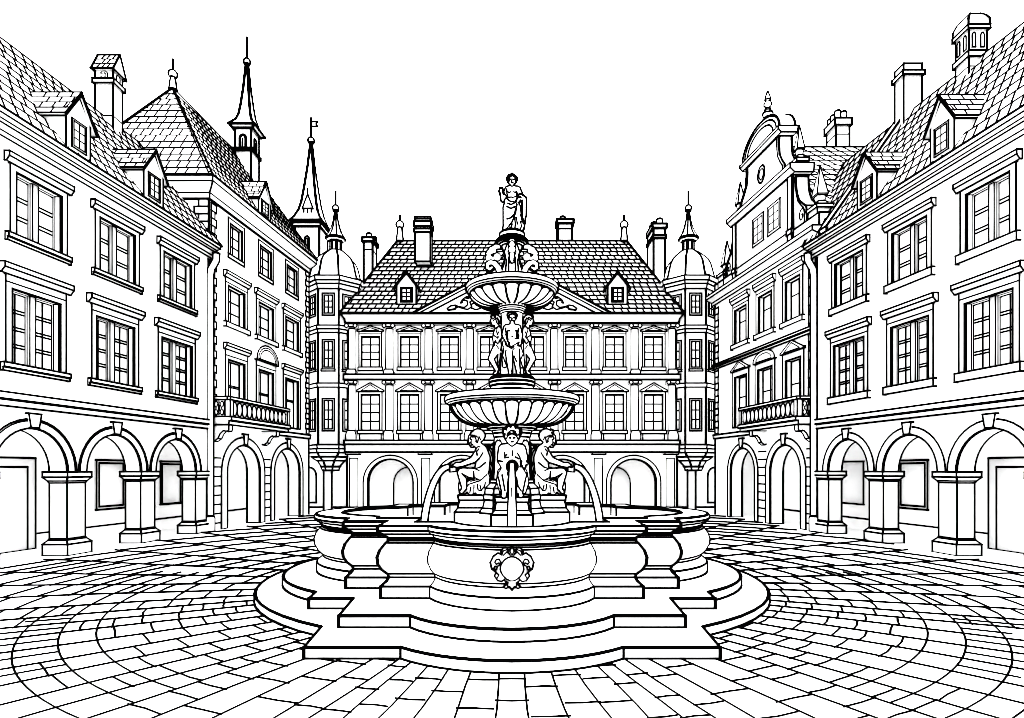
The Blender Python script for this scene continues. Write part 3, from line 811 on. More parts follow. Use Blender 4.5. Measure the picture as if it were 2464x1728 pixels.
    # parapet and pedestals with pinnacles
    def pinnacle(u, zb, zs, w, h):
        o = -.42; q = Part(w=2.6)
        q.box(fr, u-w/2, u+w/2, o-w/2, o+w/2, zb, zs); q.new(w=3.0); q.box(fr, u-w/2-.06, u+w/2+.06, o-w/2-.06, o+w/2+.06, zs-.18, zs)
        pn = q.build('pinnacle', 'stone', gb)
        c = fr(u, o, 0)
        q = Part(w=2.8); q.lathe((c.x, c.y, 0), [(w*.42, zs), (w*.25, zs+.22), (w*.12, zs+.26)], 4)
        q.new(w=2.8, contour=True, thr=80); q.lathe((c.x, c.y, 0), [(w*.32*math.sin(PI*i/8)+.01, zs+.42-.16*math.cos(PI*i/8)) for i in range(9)], 14)
        q.new(w=2.4); q.lathe((c.x, c.y, 0), [(w*.33, zs+.5), (w*.38, zs+.56), (.01, zs+h)], 4)
        q.build('pinnacle_spike', 'stone', pn)
    p = Part(w=3.8)
    p.box(fr, y0-.1, lo_-.02, T, -.02, EV, EV+.75); p.build('parapet', 'plaster', gb); p = Part(w=3.8); p.box(fr, hi_+.02, y1+.1, T, -.02, EV, EV+.75); p.build('parapet', 'plaster', gb)
    pinnacle(G(42.0), EV+.1, 15.95, .72, 2.0); pinnacle(G(56.2), EV+.1, 15.95, .8, 2.1)
    pinnacle(G(44.5), 18.8, 19.15, .52, 1.8); pinnacle(G(53.6), 18.8, 19.15, .62, 1.9)
    # upper stage
    a, c = G(46.3), G(51.4); f0, f1 = G(45.4), G(52.6)
    def side(sg, x0, x1):   # concave flank from foot x0 up to x1
        return [(x0, 18.85), (x0+(x1-x0)*.15, 19.35), (x0+(x1-x0)*.55, 19.7), (x0+(x1-x0)*.9, 20.1), (x1, 20.7), (x1, 21.15)]
    Lf = side(1, f0, a); Rt = side(-1, f1, c)
    q = Part(w=4.2); q.prism(fr, Lf+Rt[::-1], T+.05, -.05)
    q.line([fr(x+.2, -.045, z) for x, z in Lf], 3); q.line([fr(x-.2, -.045, z) for x, z in Rt], 3)
    up = q.build('gable_top', 'plaster', gb)
    q = Part(w=3.6, thr=60)
    for r_, w_ in ((.36, 3.0), (.22, 2.4)):
        q.line([fr(cu+r_*1.05*math.cos(t), -.03, 19.95+r_*1.35*math.sin(t)) for t in [2*PI*k/24 for k in range(24)]], w_, closed=True)
    q.prism(fr, [(cu+.36*1.05*math.cos(t), 19.95+.36*1.35*math.sin(t)) for t in [2*PI*k/24 for k in range(24)]], -.06, -.035)
    q.build('oval_window', 'glass', gb)
    q = Part(w=2.9); q.sweep(fr, [(T-.05, 21.15), (.02, 21.15), (.18, 21.33), (.18, 21.5), (T-.1, 21.5)], a-.35, c+.35); q.build('gable_cornice', 'stone', gb)
    q = Part(w=4.6); arc = arch_pts(a-.25, c+.25, 21.5, 22.85, 18)
    q.prism(fr, arc, T, .06)
    for s_ in (.86, .7): q.line([fr(cu+(x-cu)*s_, .065, 21.5+(z-21.5)*s_) for x, z in arc], 3.2, closed=True)
    q.build('segmental_pediment', 'stone', gb)
    cc = fr(cu, -.4, 0)
    q = Part(w=3.8, contour=True, cw=4.4, thr=50)
    q.lathe((cc.x, cc.y, 0), [(.42, 22.7), (.42, 22.95), (.34, 23.1), (.3, 23.35), (.14, 23.45), (.14, 23.6), (.3, 23.72), (.34, 23.85), (.2, 24.05), (.1, 24.15), (.2, 24.25), (.1, 24.35), (.1, 24.5), (.22, 24.65), (.22, 24.8), (.1, 24.95), (.1, 25.05), (.17, 25.15), (.14, 25.35), (.01, 25.9)], 16)
    q.groups[0]['v'] = [((x-cc.x)*.8+cc.x, (y-cc.y)*.8+cc.y, 22.7+(z-22.7)*.62) for x, y, z in q.groups[0]['v']]
    q.groups[0]['w'] = 2.8; q.groups[0]['cw'] = 3.6
    q.build('gable_finial', 'stone', gb)
    balcony(b, fr, 41.55*KY, 49.9*KY, .9)
    return b

# ================================================================= church tower with flag
def church_tower():
    Y = 56.0; s = F/Y; x0 = (703+6-1232)/s; x1 = (768.4-1232)/s; w = x1-x0; cx = (x0+x1)/2; cy = Y+w/2
    b = thing('church_tower', (cx, cy, 0), 'far slender tower with a needle spire and a small flag, behind the left balconied house', 'tower')
    fb = lambda u, o, z: Vector((u, o, z)); ze = 3+(HZ-545)/s
    p = Part(w=4.2); p.box(fb, x0, x1, Y, Y+w, 0, ze); p.build('wall', 'plaster', b)
    p = Part(w=3.0); e = .14; p.box(fb, x0-e, x1+e, Y-e, Y+w+e, ze, ze+.3); p.new(w=3.0); p.box(fb, x0-e*1.8, x1+e*1.8, Y-e*1.8, Y+w+e*1.8, ze+.3, ze+.5); p.build('cornice', 'stone', b)
    zt = 3+(HZ-340)*cy/F; r = w/2+e*2.2; H = zt-ze-.5; z0 = ze+.5
    p = Part(w=4.6, thr=35); prof = [(r, z0), (r*.82, z0+H*.05), (r*.62, z0+H*.14), (r*.48, z0+H*.25), (r*.33, z0+H*.45), (r*.17, z0+H*.7), (r*.05, z0+H*.95), (.01, z0+H)]
    p.lathe((cx, cy, 0), prof, 4); sp = p.build('spire', 'stone', b)
    p = Part(w=2.8); f2 = lambda u, o, z: Vector((cx+u, cy-r*.6-o, z))
    p.prism(f2, [(-.35, z0+.7), (.35, z0+.7), (.35, z0+1.25), (.5, z0+1.25), (0, z0+2.6), (-.5, z0+1.25), (-.35, z0+1.25)], -.5, .12); p.line([f2(-.5, .13, z0+1.25), f2(.5, .13, z0+1.25)]); p.line([f2(0, .13, z0+.7), f2(0, .13, z0+1.25)]); p.line([f2(0, .13, z0+2.6), f2(0, .13, z0+3.1)])
    p.build('spire_dormer', 'stone', sp)
    p = Part(w=3.2)
    f3 = lambda u, o, z: Vector((cx+u, Y-o, z)); q = arch_pts(-.2, .2, ze-1.1, ze-.9, 8); p.prism(f3, [(-.2, ze-2)]+q+[(.2, ze-2)], -.02, .03); p.line([f3(u*.45, .035, z) for u, z in [(-.2, ze-1.9), (-.2, ze-1.1), (.2, ze-1.1), (.2, ze-1.9)]], 2.6, closed=True); p.build('window', 'glass', b)
    finial((cx, cy), zt-.15, 3+(HZ-284)*cy/F, .26, b, .01, 4)
    p = Part(w=3); f4 = lambda u, o, z: Vector((cx+u, cy-o, z)); p.prism(f4, [(.02, zt+1.85), (.62, zt+1.85), (.48, zt+1.62), (.62, zt+1.4), (.02, zt+1.4)], -.02, .02); p.build('flag', 'stone', b)

# ================================================================= palace
def palace():
    b = thing('palace', (0, PY, 0), 'wide columned palace with tiled roof and pediment closing the far end of the square', 'palace')
    fr = pal; rects = []
    wx = [892, 986, 1082, 1178]; wx = [pu(x) for x in wx]; wx += [-x for x in wx[::-1]]
    lw = 2.2
    for x in wx:
        rects.append(window(b, fr, x-.8, x+.8, pz(884), pz(798), .16, .36, .08, 'single', 2, 4, hood=('tri', .38, .12, .1), sill=(.24, .06, .1), lw=lw, fw=.05, frieze=.17, name='window'))
    for x in wx:
        rects.append(window(b, fr, x-.82, x+.82, pz(1036), pz(943), .17, .2, .08, 'single', 2, 4, hood=('tri', .62, .14, .13), sill=(.22, .08, .1), lw=lw, fw=.05, name='window'))
        q = Part(w=lw); q.box(fr, x-.76, x+.76, -.01, .04, pz(1059), pz(1044)); q.build('window_apron', 'plaster', b)
    ax = [pu(940), pu(1112)]; ax += [-x for x in ax[::-1]]
    aw = 110/PS/2
    arches = [(x-aw, x+aw, pz(1160), pz(1104.6)) for x in ax]
    xl, xr = -pu(1629.4), pu(1629.4)
    w = Part(w=lw); facade(w, fr, xl, xr, 0, pz(780), rects, arches, .08, .35)
    w.new(ink=False); D = 11.5
    for x in (xl, xr): w.poly([fr(x, 0, 0), fr(x, -D, 0), fr(x, -D, pz(770)), fr(x, 0, pz(770))])
    w.poly([fr(xl, -D, 0), fr(xr, -D, 0), fr(xr, -D, pz(770)), fr(xl, -D, pz(770))])
    w.poly([fr(xl, -3, 0), fr(xr, -3, 0), fr(xr, -3, 4.6), fr(xl, -3, 4.6)]); w.poly([fr(xl, -3, 4.6), fr(xr, -3, 4.6), fr(xr, 0, 4.6), fr(xl, 0, 4.6)])
    for x in (xl, xr): w.line([fr(x, .0, 0), fr(x, .0, pz(780))], 3.6)
    w.build('wall', 'plaster', b)
    # low wings joining the side houses
    for s in (-1, 1):
        q = Part(w=3.2); q.new(ink=False); f5 = lambda u, o, z: Vector((s*u, PY+.25-o, z))
        q.box(f5, xr+.01, xr+5, -3, 0, 0, 6.0)
        q.new(w=3.2); a = arch_pts(pu(1706), pu(1738), pz(1145), pz(1125), 10); q.prism(f5, [(pu(1706), pz(1210))]+a+[(pu(1738), pz(1210))], 0, .04)
        q.line([f5(xr, .01, pz(1221)), f5(xr+5, .01, pz(1221))], 3.2)
        q.build('side_wing', 'plaster', b)
    for ar in arches:
        archivolt(fr, *ar, .3, .05, b, down=0, lw=lw*1.1)
        q = Part(w=lw); x0 = (ar[0]+ar[1])/2; sg = 1 if x0 < 0 else -1
        a = arch_pts(x0-1.1+sg*.75, x0+1.1+sg*.75, 2.0, 3.2, 12); q.prism(lambda u, o, z: fr(u, o-2.99, z), [(a[0][0], 0)]+a+[(a[-1][0], 0)], 0, .04); q.build('inner_arch', 'plaster', b)
    # columns
    cx = [848.5, 938, 1032, 1131]; cx = [pu(x) for x in cx]; cx += [0]+[-x for x in cx[::-1]]
    def column(x, z0, z1, r, cap='ionic', base=.5):
        q = Part(w=lw, contour=True, cw=3.3, thr=40)
        q.lathe((x, PY-.03, 0), [(r, z0+base), (r*.92, z1-.3)], 16)
        c = q.build('column', 'stone', b)
        q = Part(w=lw)
        if cap == 'ionic':
            q.new(w=lw, contour=True, thr=50)
            for s in (-1, 1):
                q.tube([(x+s*r*1.25, PY-.45, z1-.15), (x+s*r*1.25, PY+.02, z1-.15)], .13, 12)
            q.new(w=lw); q.box(lambda u, o, z: Vector((u, PY-o, z)), x-r*1.35, x+r*1.35, 0, .4, z1-.2, z1-.01)
        else:
            q.box(lambda u, o, z: Vector((u, PY-o, z)), x-r*1.75, x+r*1.75, 0, .42, z1-.14, z1-.01); q.new(w=lw, thr=30)
            q.lathe((x, PY-.03, 0), [(r*1.0, z1-.4), (r*1.15, z1-.36), (r*1.6, z1-.14)], 16)
        q.build('capital', 'stone', c)
        if base:
            q = Part(w=lw); fo = lambda u, o, z: Vector((u, PY-o, z))
            q.prism(fo, [(x-r*1.45, z0), (x+r*1.45, z0), (x+r*1.45, z0+base*.55), (x+r*1.1, z0+base), (x-r*1.1, z0+base), (x-r*1.45, z0+base*.55)], 0, .42)
            q.build('column_base', 'stone', c)
    for x in cx: column(x, pz(902.5), pz(782), .24, 'ionic', .34)
    for x in cx: column(x, pz(1060), pz(917), .25, 'ionic', .66)
    gx = [pu(852), pu(1025), pu(1197)]; gx += [-x for x in gx[::-1]]
    for x in gx: column(x, 0, pz(1089), .27, 'doric', .4)
    e = .12
    q = Part(w=3.4); q.box(fr, xl-e, xr+e, 0, .5, pz(915.8), pz(903.4)); q.build('string_course', 'stone', b)
    q = Part(w=3.2); q.box(fr, xl-.02, xr+.02, 0, .5, pz(1088.5), pz(1069.8)); q.new(w=3.2); q.box(fr, xl-.06, xr+.06, 0, .54, pz(1069.8), pz(1060.8)); q.build('string_course', 'stone', b)
    # cornice (mitred profile)
    q = Part(w=3.6); pr = [(.0, .48, pz(781)), (.06, .5, pz(771)), (.28, .62, pz(760))]
    for (s0, o0, z0), (s1, o1, z1) in zip(pr, pr[1:]):
        q.poly([fr(xl-s0, o0, z0), fr(xr+s0, o0, z0), fr(xr+s1, o1, z1), fr(xl-s1, o1, z1)])
        for x, sg in ((xl, -1), (xr, 1)): q.poly([fr(x+sg*s0, o0, z0), fr(x+sg*s1, o1, z1), fr(x+sg*s1, -D, z1), fr(x+sg*s0, -D, z0)])
    q.poly([fr(xl, .48, pz(781)), fr(xr, .48, pz(781)), fr(xr, 0, pz(781)), fr(xl, 0, pz(781))])
    q.build('cornice', 'stone', b)
    # roof
    ez = pz(759); yr = 46.4; rz = 3+(HZ-580)*yr/F; rx = 276*yr/F
    ex = pu(1647.8)*.985
    P = [Vector((-ex, PY-.62, ez)), Vector((ex, PY-.62, ez)), Vector((ex, PY+9.3, ez)), Vector((-ex, PY+9.3, ez)), Vector((-rx, yr, rz)), Vector((rx, yr, rz))]
    q = Part(w=4.8); q.mesh(P, [(0,1,5,4), (1,2,5), (2,3,4,5), (3,0,4), (0,3,2,1)])
    P2 = [v+Vector((0, -.02, .01)) for v in P]
    # the courses lean apart from the middle
    mid0 = (P2[0]+P2[1])/2; mid1 = (P2[4]+P2[5])/2
    tiles(q, [P2[0], mid0, mid1, P2[4]], 18, .52, 3.1, skew=.28, w2=2.8); tiles(q, [mid0, P2[1], P2[5], mid1], 18, .52, 3.1, skew=-.28, w2=2.8)
    q.build('roof', 'tile', b)
    for s in (-1, 1): finial((s*(rx-.2), yr), rz-.05, rz+1.95, .27, b, .55, 3.8)
    # pediment
    px = pu(1467); ph = (757-632)/PS
    q = Part(w=2.6); q.prism(fr, [(-px, ez+.02), (px, ez+.02), (0, ez+ph)], -.4, .66)
    for k, wt in ((.93, 2.5), (.84, 3.0)): q.line([fr(-px*k, .665, ez+.03), fr(0, .665, ez+ph*k), fr(px*k, .665, ez+.03)], wt)
    q.line([fr(-px, .66, ez+.02), fr(0, .66, ez+ph), fr(px, .66, ez+.02)], 4.2)
    yb = PY+.5+ (ph)/((rz-ez)/(yr-PY+.62))
    q.poly([fr(-px, .6, ez+.02), fr(0, .6, ez+ph), Vector((0, yb, ez+ph))]); q.poly([fr(px, .6, ez+.02), fr(0, .6, ez+ph), Vector((0, yb, ez+ph))])
    sc = [(1365, 1000), (1400, 975), (1440, 968), (1480, 985), (1530, 990), (1560, 965), (1555, 930), (1530, 920), (1500, 930), (1495, 950), (1510, 940)]
    sc2 = [(1375, 1015), (1430, 1005), (1470, 985), (1510, 1000), (1560, 1010), (1600, 985), (1580, 940), (1600, 925), (1625, 945), (1600, 960)]
    sc3 = [(1590, 960), (1600, 1000), (1640, 1012), (1680, 1000), (1695, 975)]; sc4 = [(1490, 950), (1510, 915), (1545, 890), (1580, 888), (1570, 905), (1540, 900)]
    sc5 = [(1365, 1000), (1375, 1018), (1440, 1010), (1445, 985)]
    for s in (-1, 1):
        for c in (sc, sc2, sc3, sc4, sc5):
            q.line([fr(s*pu(740+x/4.026), .68, pz(500+y/4.026)) for x, y in c], 2.7)
    q.build('pediment', 'stone', b)
    # dormers
    k = (rz-ez)/(yr-(PY-.62))
    for s in (-1, 1):
        xc = s*pu(1486.5); z0, z1, zp = pz(733), pz(684), pz(654)
        yd = 41.78+(z0-ez)/k-.05; ff = lambda u, o, z: Vector((u, yd-o, z))
        kk = yd/PY; z0, z1, zp = [3+(z-3)*kk for z in (z0, z1, zp)]; xc *= kk
        roof_o = lambda z: yd-(41.78+(z-ez)/k)
        dormer(b, ff, xc-.68, xc+.68, z0, z1, zp, 0, roof_o, ov=.2, lw=3.2, rows=1, tw=3, panes=(2, 3))
    # chimneys
    def at(px, Y): return (px-1232.5)*Y/F
    def zt(py, Y): return 3+(HZ-py)*Y/F
    Y = 43.8; x0, x1 = at(999, Y), at(1036, Y)
    chimney(b, (x0+x1)/2, Y+.4, x1-x0, .8, zt(629, Y), zt(527, Y), [(zt(559, Y), zt(551, Y), .05), (zt(545, Y), zt(533, Y), .07), (zt(533, Y), zt(522, Y), .02)], lw=3.2)
    Y = 46.6; x0, x1 = at(1343, Y), at(1377, Y)
    chimney(b, (x0+x1)/2, Y+.3, x1-x0, .8, rz-.6, zt(538, Y), [(zt(539, Y), zt(530, Y), .1)], [(-.15, 0, .36, .17)], lw=3.8, seams=(zt(552, Y),))
    Y = 48.5; x0, x1 = at(876.5, Y), at(898, Y)
    chimney(b, (x0+x1)/2, Y+.5, x1-x0, 1.3, 8, zt(583, Y), [(zt(583, Y), zt(574, Y), .1)], [(.0, -.3, .45, .16), (.25, .3, .4, .16)], lw=3.8, seams=(zt(602, Y),))
    x0, x1 = at(1572, Y), at(1600, Y)
    chimney(b, (x0+x1)/2, Y+.8, x1-x0, 1.9, 8, zt(550, Y), [(zt(575, Y), zt(568, Y), .07), (zt(551, Y), zt(541, Y), .1)], [(.12, -.5, .56, .2), (-.2, .1, .5, .19), (-.25, .6, .45, .17)], lw=3.8)

def turret(s):
    cx = s*(1233-796)/PS*1.0; R = 1.8; cy = PY-.53+R
    b = thing('corner_turret', (cx, cy, 0), 'eight-sided oriel turret with an onion dome at the %s corner of the far palace' % ('left' if s < 0 else 'right'), 'turret', 'onion-domed turrets at the palace corners')
    z = pz; lw = 2.6; c = (cx, cy, 0); k = (PY-.53)/PY
    def zz(py): return 3+(HZ-py)*(PY-.53)/F
    R_ = lambda px: px*(cy-.3)/F
    zc = lambda py: 3+(HZ-py)*cy/F
    p = Part(w=3.8); p.lathe(c, [(1.72, zz(1071)), (1.72, zz(690))], 8); p.build('wall', 'plaster', b)
    for za, zb_, r in ((693.7, 682.5, 1.8), (682.5, 675, 1.9), (675, 665, 2.02), (799.5, 791, 1.78), (791, 783, 1.84), (931.5, 922, 1.8), (1080, 1070.6, 1.8), (1088.5, 1080, 1.84)):
        p = Part(w=lw); p.lathe(c, [(r, zz(za)), (r+(.06 if r > 1.78 else 0), zz(zb_))], 8); p.build('cornice_band', 'stone', b)
    p = Part(w=3.8, thr=20); p.lathe(c, [(1.8, zz(1088.5)), (1.45, zz(1099)), (.95, zz(1108)), (.62, zz(1123))], 8); p.g['v'] = [(x, y-min(1.0, (zz(1088.5)-z_)*1.25), z_) for x, y, z_ in p.g['v']]; p.new(w=3.2); p.lathe((cx, cy-1.0, 0), [(.66, zz(1123)), (.56, zz(1131))], 8); p.build('corbel', 'stone', b)
    p = Part(w=3.8, thr=30)
    prof = [(60, 668), (60, 684), (55, 668), (51.5, 657), (49, 648), (45, 638), (40, 629), (33, 621), (24, 613), (17, 608)]
    prof = [(2.02, zz(664.5))]+[(R_(r)*1.02, zz(y)+(zc(y)-zz(y))*min(1, (664.5-y)/30)) for r, y in ((55, 661), (52.5, 655), (50, 648), (46, 638), (40, 629), (33, 621.5), (25, 614), (18, 608))]
    p.g['ink'] = False; p.lathe(c, prof, 8)
    for i in range(8):
        t = 2*PI*(i+.5)/8; p.line([(cx+r/math.cos(PI/8)*math.cos(t), cy+r/math.cos(PI/8)*math.sin(t), z_) for r, z_ in prof], 3.8)
    p.build('dome', 'stone', b)
    p = Part(w=lw); p.lathe(c, [(R_(13.5), zc(608)), (R_(13.5), zc(581))], 8)
    for a in range(8):
        t = 2*PI*a/8
        nx, ny = math.cos(t), math.sin(t); f = lambda u, o, z_: Vector((cx+nx*(R_(13.5)+o)-ny*u, cy+ny*(R_(13.5)+o)+nx*u, z_))
        p.prism(f, [(-.1, zc(605)), (.1, zc(605)), (.1, zc(584)), (-.1, zc(584))], -.02, .02)
    p.build('lantern', 'stone', b)
    p = Part(w=2.8, thr=30); p.lathe(c, [(R_(15), zc(581)), (R_(21), zc(577)), (R_(21), zc(573)), (R_(14), zc(562)), (R_(9), zc(548)), (R_(5), zc(530)), (R_(2), zc(506))], 8); sp = p.build('spire', 'stone', b)
    finial((cx, cy), zc(508), zc(461), .19, b, .05, 3.8)
    for a in range(8):
        t = -PI/2+2*PI*a/8; nx, ny = math.cos(t), math.sin(t)
        if ny > .1: continue
        f = lambda u, o, z_: Vector((cx+nx*(1.72+o)-ny*u, cy+ny*(1.72+o)+nx*u, z_))
        for (y0, y1, sill) in ((758, 705, 0), (888, 817, 1), (1037, 959, 0)):
            p = Part(w=2.8); w = .42; p.prism(f, [(-w, zz(y0)), (w, zz(y0)), (w, zz(y1)), (-w, zz(y1))], -.02, .05)
            i = .14; p.line([f(x, .055, v) for x, v in ((-w+i, zz(y0)+i), (w-i, zz(y0)+i), (w-i, zz(y1)-i), (-w+i, zz(y1)-i))], 2.6, closed=True)
            grid_lines(p, f, -w+i, w-i, zz(y0)+i, zz(y1)-i, .055, 2, 3, 2.5); wn = p.build('window', 'glass', b)
            if sill: p = Part(w=lw); p.box(f, -w-.06, w+.06, -.02, .1, zz(y0)-.14, zz(y0)); p.build('sill', 'stone', wn)
    p = Part(w=3.6); p.box(lambda u, o, z_: Vector((u, o, z_)), cx-.45, cx+.12, cy-1.35, cy+.6, 0, zz(1131)); p.build('pillar', 'stone', b)

# ================================================================= square and paving
def clip_wall(v): return abs(v.x) < 17.71-.1*v.y+.01 and v.y < PY-.02
CY = 16.2
def paving():
    g = Part(w=3.0); g.new(ink=False)
    n = 24; R = 900
    g.poly([(-R, -R, 0), (R, -R, 0), (R, R, 0), (-R, R, 0)])
    def add(pts, w):
        for a, b in zip(pts, pts[1:]):
            if clip_wall(a) and clip_wall(b) and min(a.y, b.y) > 3:
                up = lambda v: Vector((v.x, v.y, .7*.54*LWS*w*v.y/F))
                g.lines.append((up(a), up(b), w))
    half = [1.5, 4.6, 7.7, 10.4, 12.8, 15.2, 18, 22, 26, 30, 33.5, 37.5, 42, 47, 52.5, 58, 63, 67.5, 73, 80, 87, 95, 104, 113, 122, 130, 138, 145, 152, 159, 166, 173, 180]
    th = sorted([-t for t in half]+half)
    if True: th = [t for i, t in enumerate(th) if i == 0 or t-th[i-1] > .5]
    pt = lambda r, t: Vector((r*math.sin(math.radians(t)), CY-r*math.cos(math.radians(t)), 0.0))
    rings = [9.2, 9.75, 10.35]
    for t in th:
        big = abs(t) > 28
        rmax = 34
        n = int((rmax-4.6)/.8)
        ph = random.uniform(0, 6); pts = [pt(4.6+(rmax-4.6)*i/n, t+.25*math.sin(ph+i*.9)) for i in range(n+1)]
        add(pts[:9], 3.5); add(pts[8:], 3.0)
    for k in range(len(th)-1):
        a, b = th[k], th[k+1]; m = abs((a+b)/2)
        if b-a > 20: continue
        base = .8 if m < 28 else (.5 if m < 75 else (.65 if m < 100 else (.95 if m < 115 else 1.2)))
        r = 4.8+random.uniform(0, base)
        while r < 34:
            near = [x for x in rings if abs(x-r) < .22] if 30 < m < 104 else []
            if not near:
                j = random.uniform(-.5, .5)*(.06*r)
                add([pt(r, a), pt(r+j*.1, (a+b)/2), pt(r, b)], 3.5 if r < 11 else 3.2)
            r += base*random.uniform(.75, 1.45)*(1+max(0, r-9)*.05)
    # stones cut again where the courses grow wide
    for k in range(len(th)-1):
        a, b = th[k], th[k+1]; m = abs((a+b)/2)
        if 40 < m < 66:
            pts = [pt(r_, (a+b)/2+.3*math.sin(r_)) for r_ in [9.75+.25*i for i in range(12)]]
            add(pts[::1] if k % 3 else pts[:4], 3.2)
    for r in rings:
        for s in (-1, 1): add([pt(r, s*t) for t in np.arange(30, 100, 2.)], 3.3)
    return g.build('paving', 'paving')

# ================================================================= fountain
def arc(p0, p1, bulge, n=14):
    """points from p0 to p1 bulging outwards by `bulge` (to the left-hand/outer side), p1 excluded"""
    p0, p1 = Vector(p0), Vector(p1); c = (p1-p0).length/2; r = (c*c+bulge*bulge)/(2*bulge)
    m = (p0+p1)/2; d = (p1-p0).normalized(); nrm = Vector((d.y, -d.x))
    cen = m-nrm*(r-bulge); a0 = math.atan2(*(p0-cen).yx); a1 = math.atan2(*(p1-cen).yx)
    while a1-a0 > PI*1.999: a1 -= 2*PI
    while a1 < a0: a1 += 2*PI
    return [(cen.x+r*math.cos(a0+(a1-a0)*i/n), cen.y+r*math.sin(a0+(a1-a0)*i/n)) for i in range(n)]

def plan(xa, ya, yf, xc, steps, xs, n=14):
    """outline, counter-clockwise from the front left: (xa,-ya) arc start, yf front reach, xc corner; steps: corner points; xs side reach"""
    q = arc((-xa, -ya), (xa, -ya), yf-ya, n)
    right = [(xa, -ya), (xc, -ya)]+[(x, -y) for x, y in steps]
    sx, sy = steps[-1]
    q += right[:-1]+arc((sx, -sy), (sx, sy), xs-sx, 20)
    back = [(x, -y) for x, y in reversed([(a, b) for a, b in right])]
    q += back[:-1]
    q += arc((xa, ya), (-xa, ya), yf-ya, n)
    left = [(-x, -y) for x, y in right]
    q += left[:-1]+arc((-sx, sy), (-sx, -sy), xs-sx, 20)
    q += [(-x, y) for x, y in reversed(right)][:-1]
    out = []
    for p in q:
        if not out or (Vector(p)-Vector(out[-1])).length > 1e-3: out.append(p)
    return out

def offset(pl, d):
    n = len(pl); out = []
    for i in range(n):
        a, b, c = Vector(pl[i-1]), Vector(pl[i]), Vector(pl[(i+1) % n])
        d1 = (b-a).normalized(); d2 = (c-b).normalized()
        n1 = Vector((d1.y, -d1.x)); n2 = Vector((d2.y, -d2.x)); m = (n1+n2)
        k = m.length_squared
        m = m*(2/k) if k > .3 else n1
        out.append((b.x+m.x*d, b.y+m.y*d))
    return out

def loft(p, pl, prof, cap_top=True, cap_bot=True, hole=None):
    n = len(pl); rings = []
    for d, z in prof:
        o = offset(pl, d) if abs(d) > 1e-6 else pl
        rings.append([(x, CY+y, z) for x, y in o])
    vs = [v for r in rings for v in r]
    fs = [(j*n+i, j*n+(i+1) % n, (j+1)*n+(i+1) % n, (j+1)*n+i) for j in range(len(prof)-1) for i in range(n)]
    if cap_top: fs.append(tuple(range((len(prof)-1)*n, len(prof)*n)))
    if cap_bot: fs.append(tuple(range(n))[::-1])
    p.mesh(vs, fs)

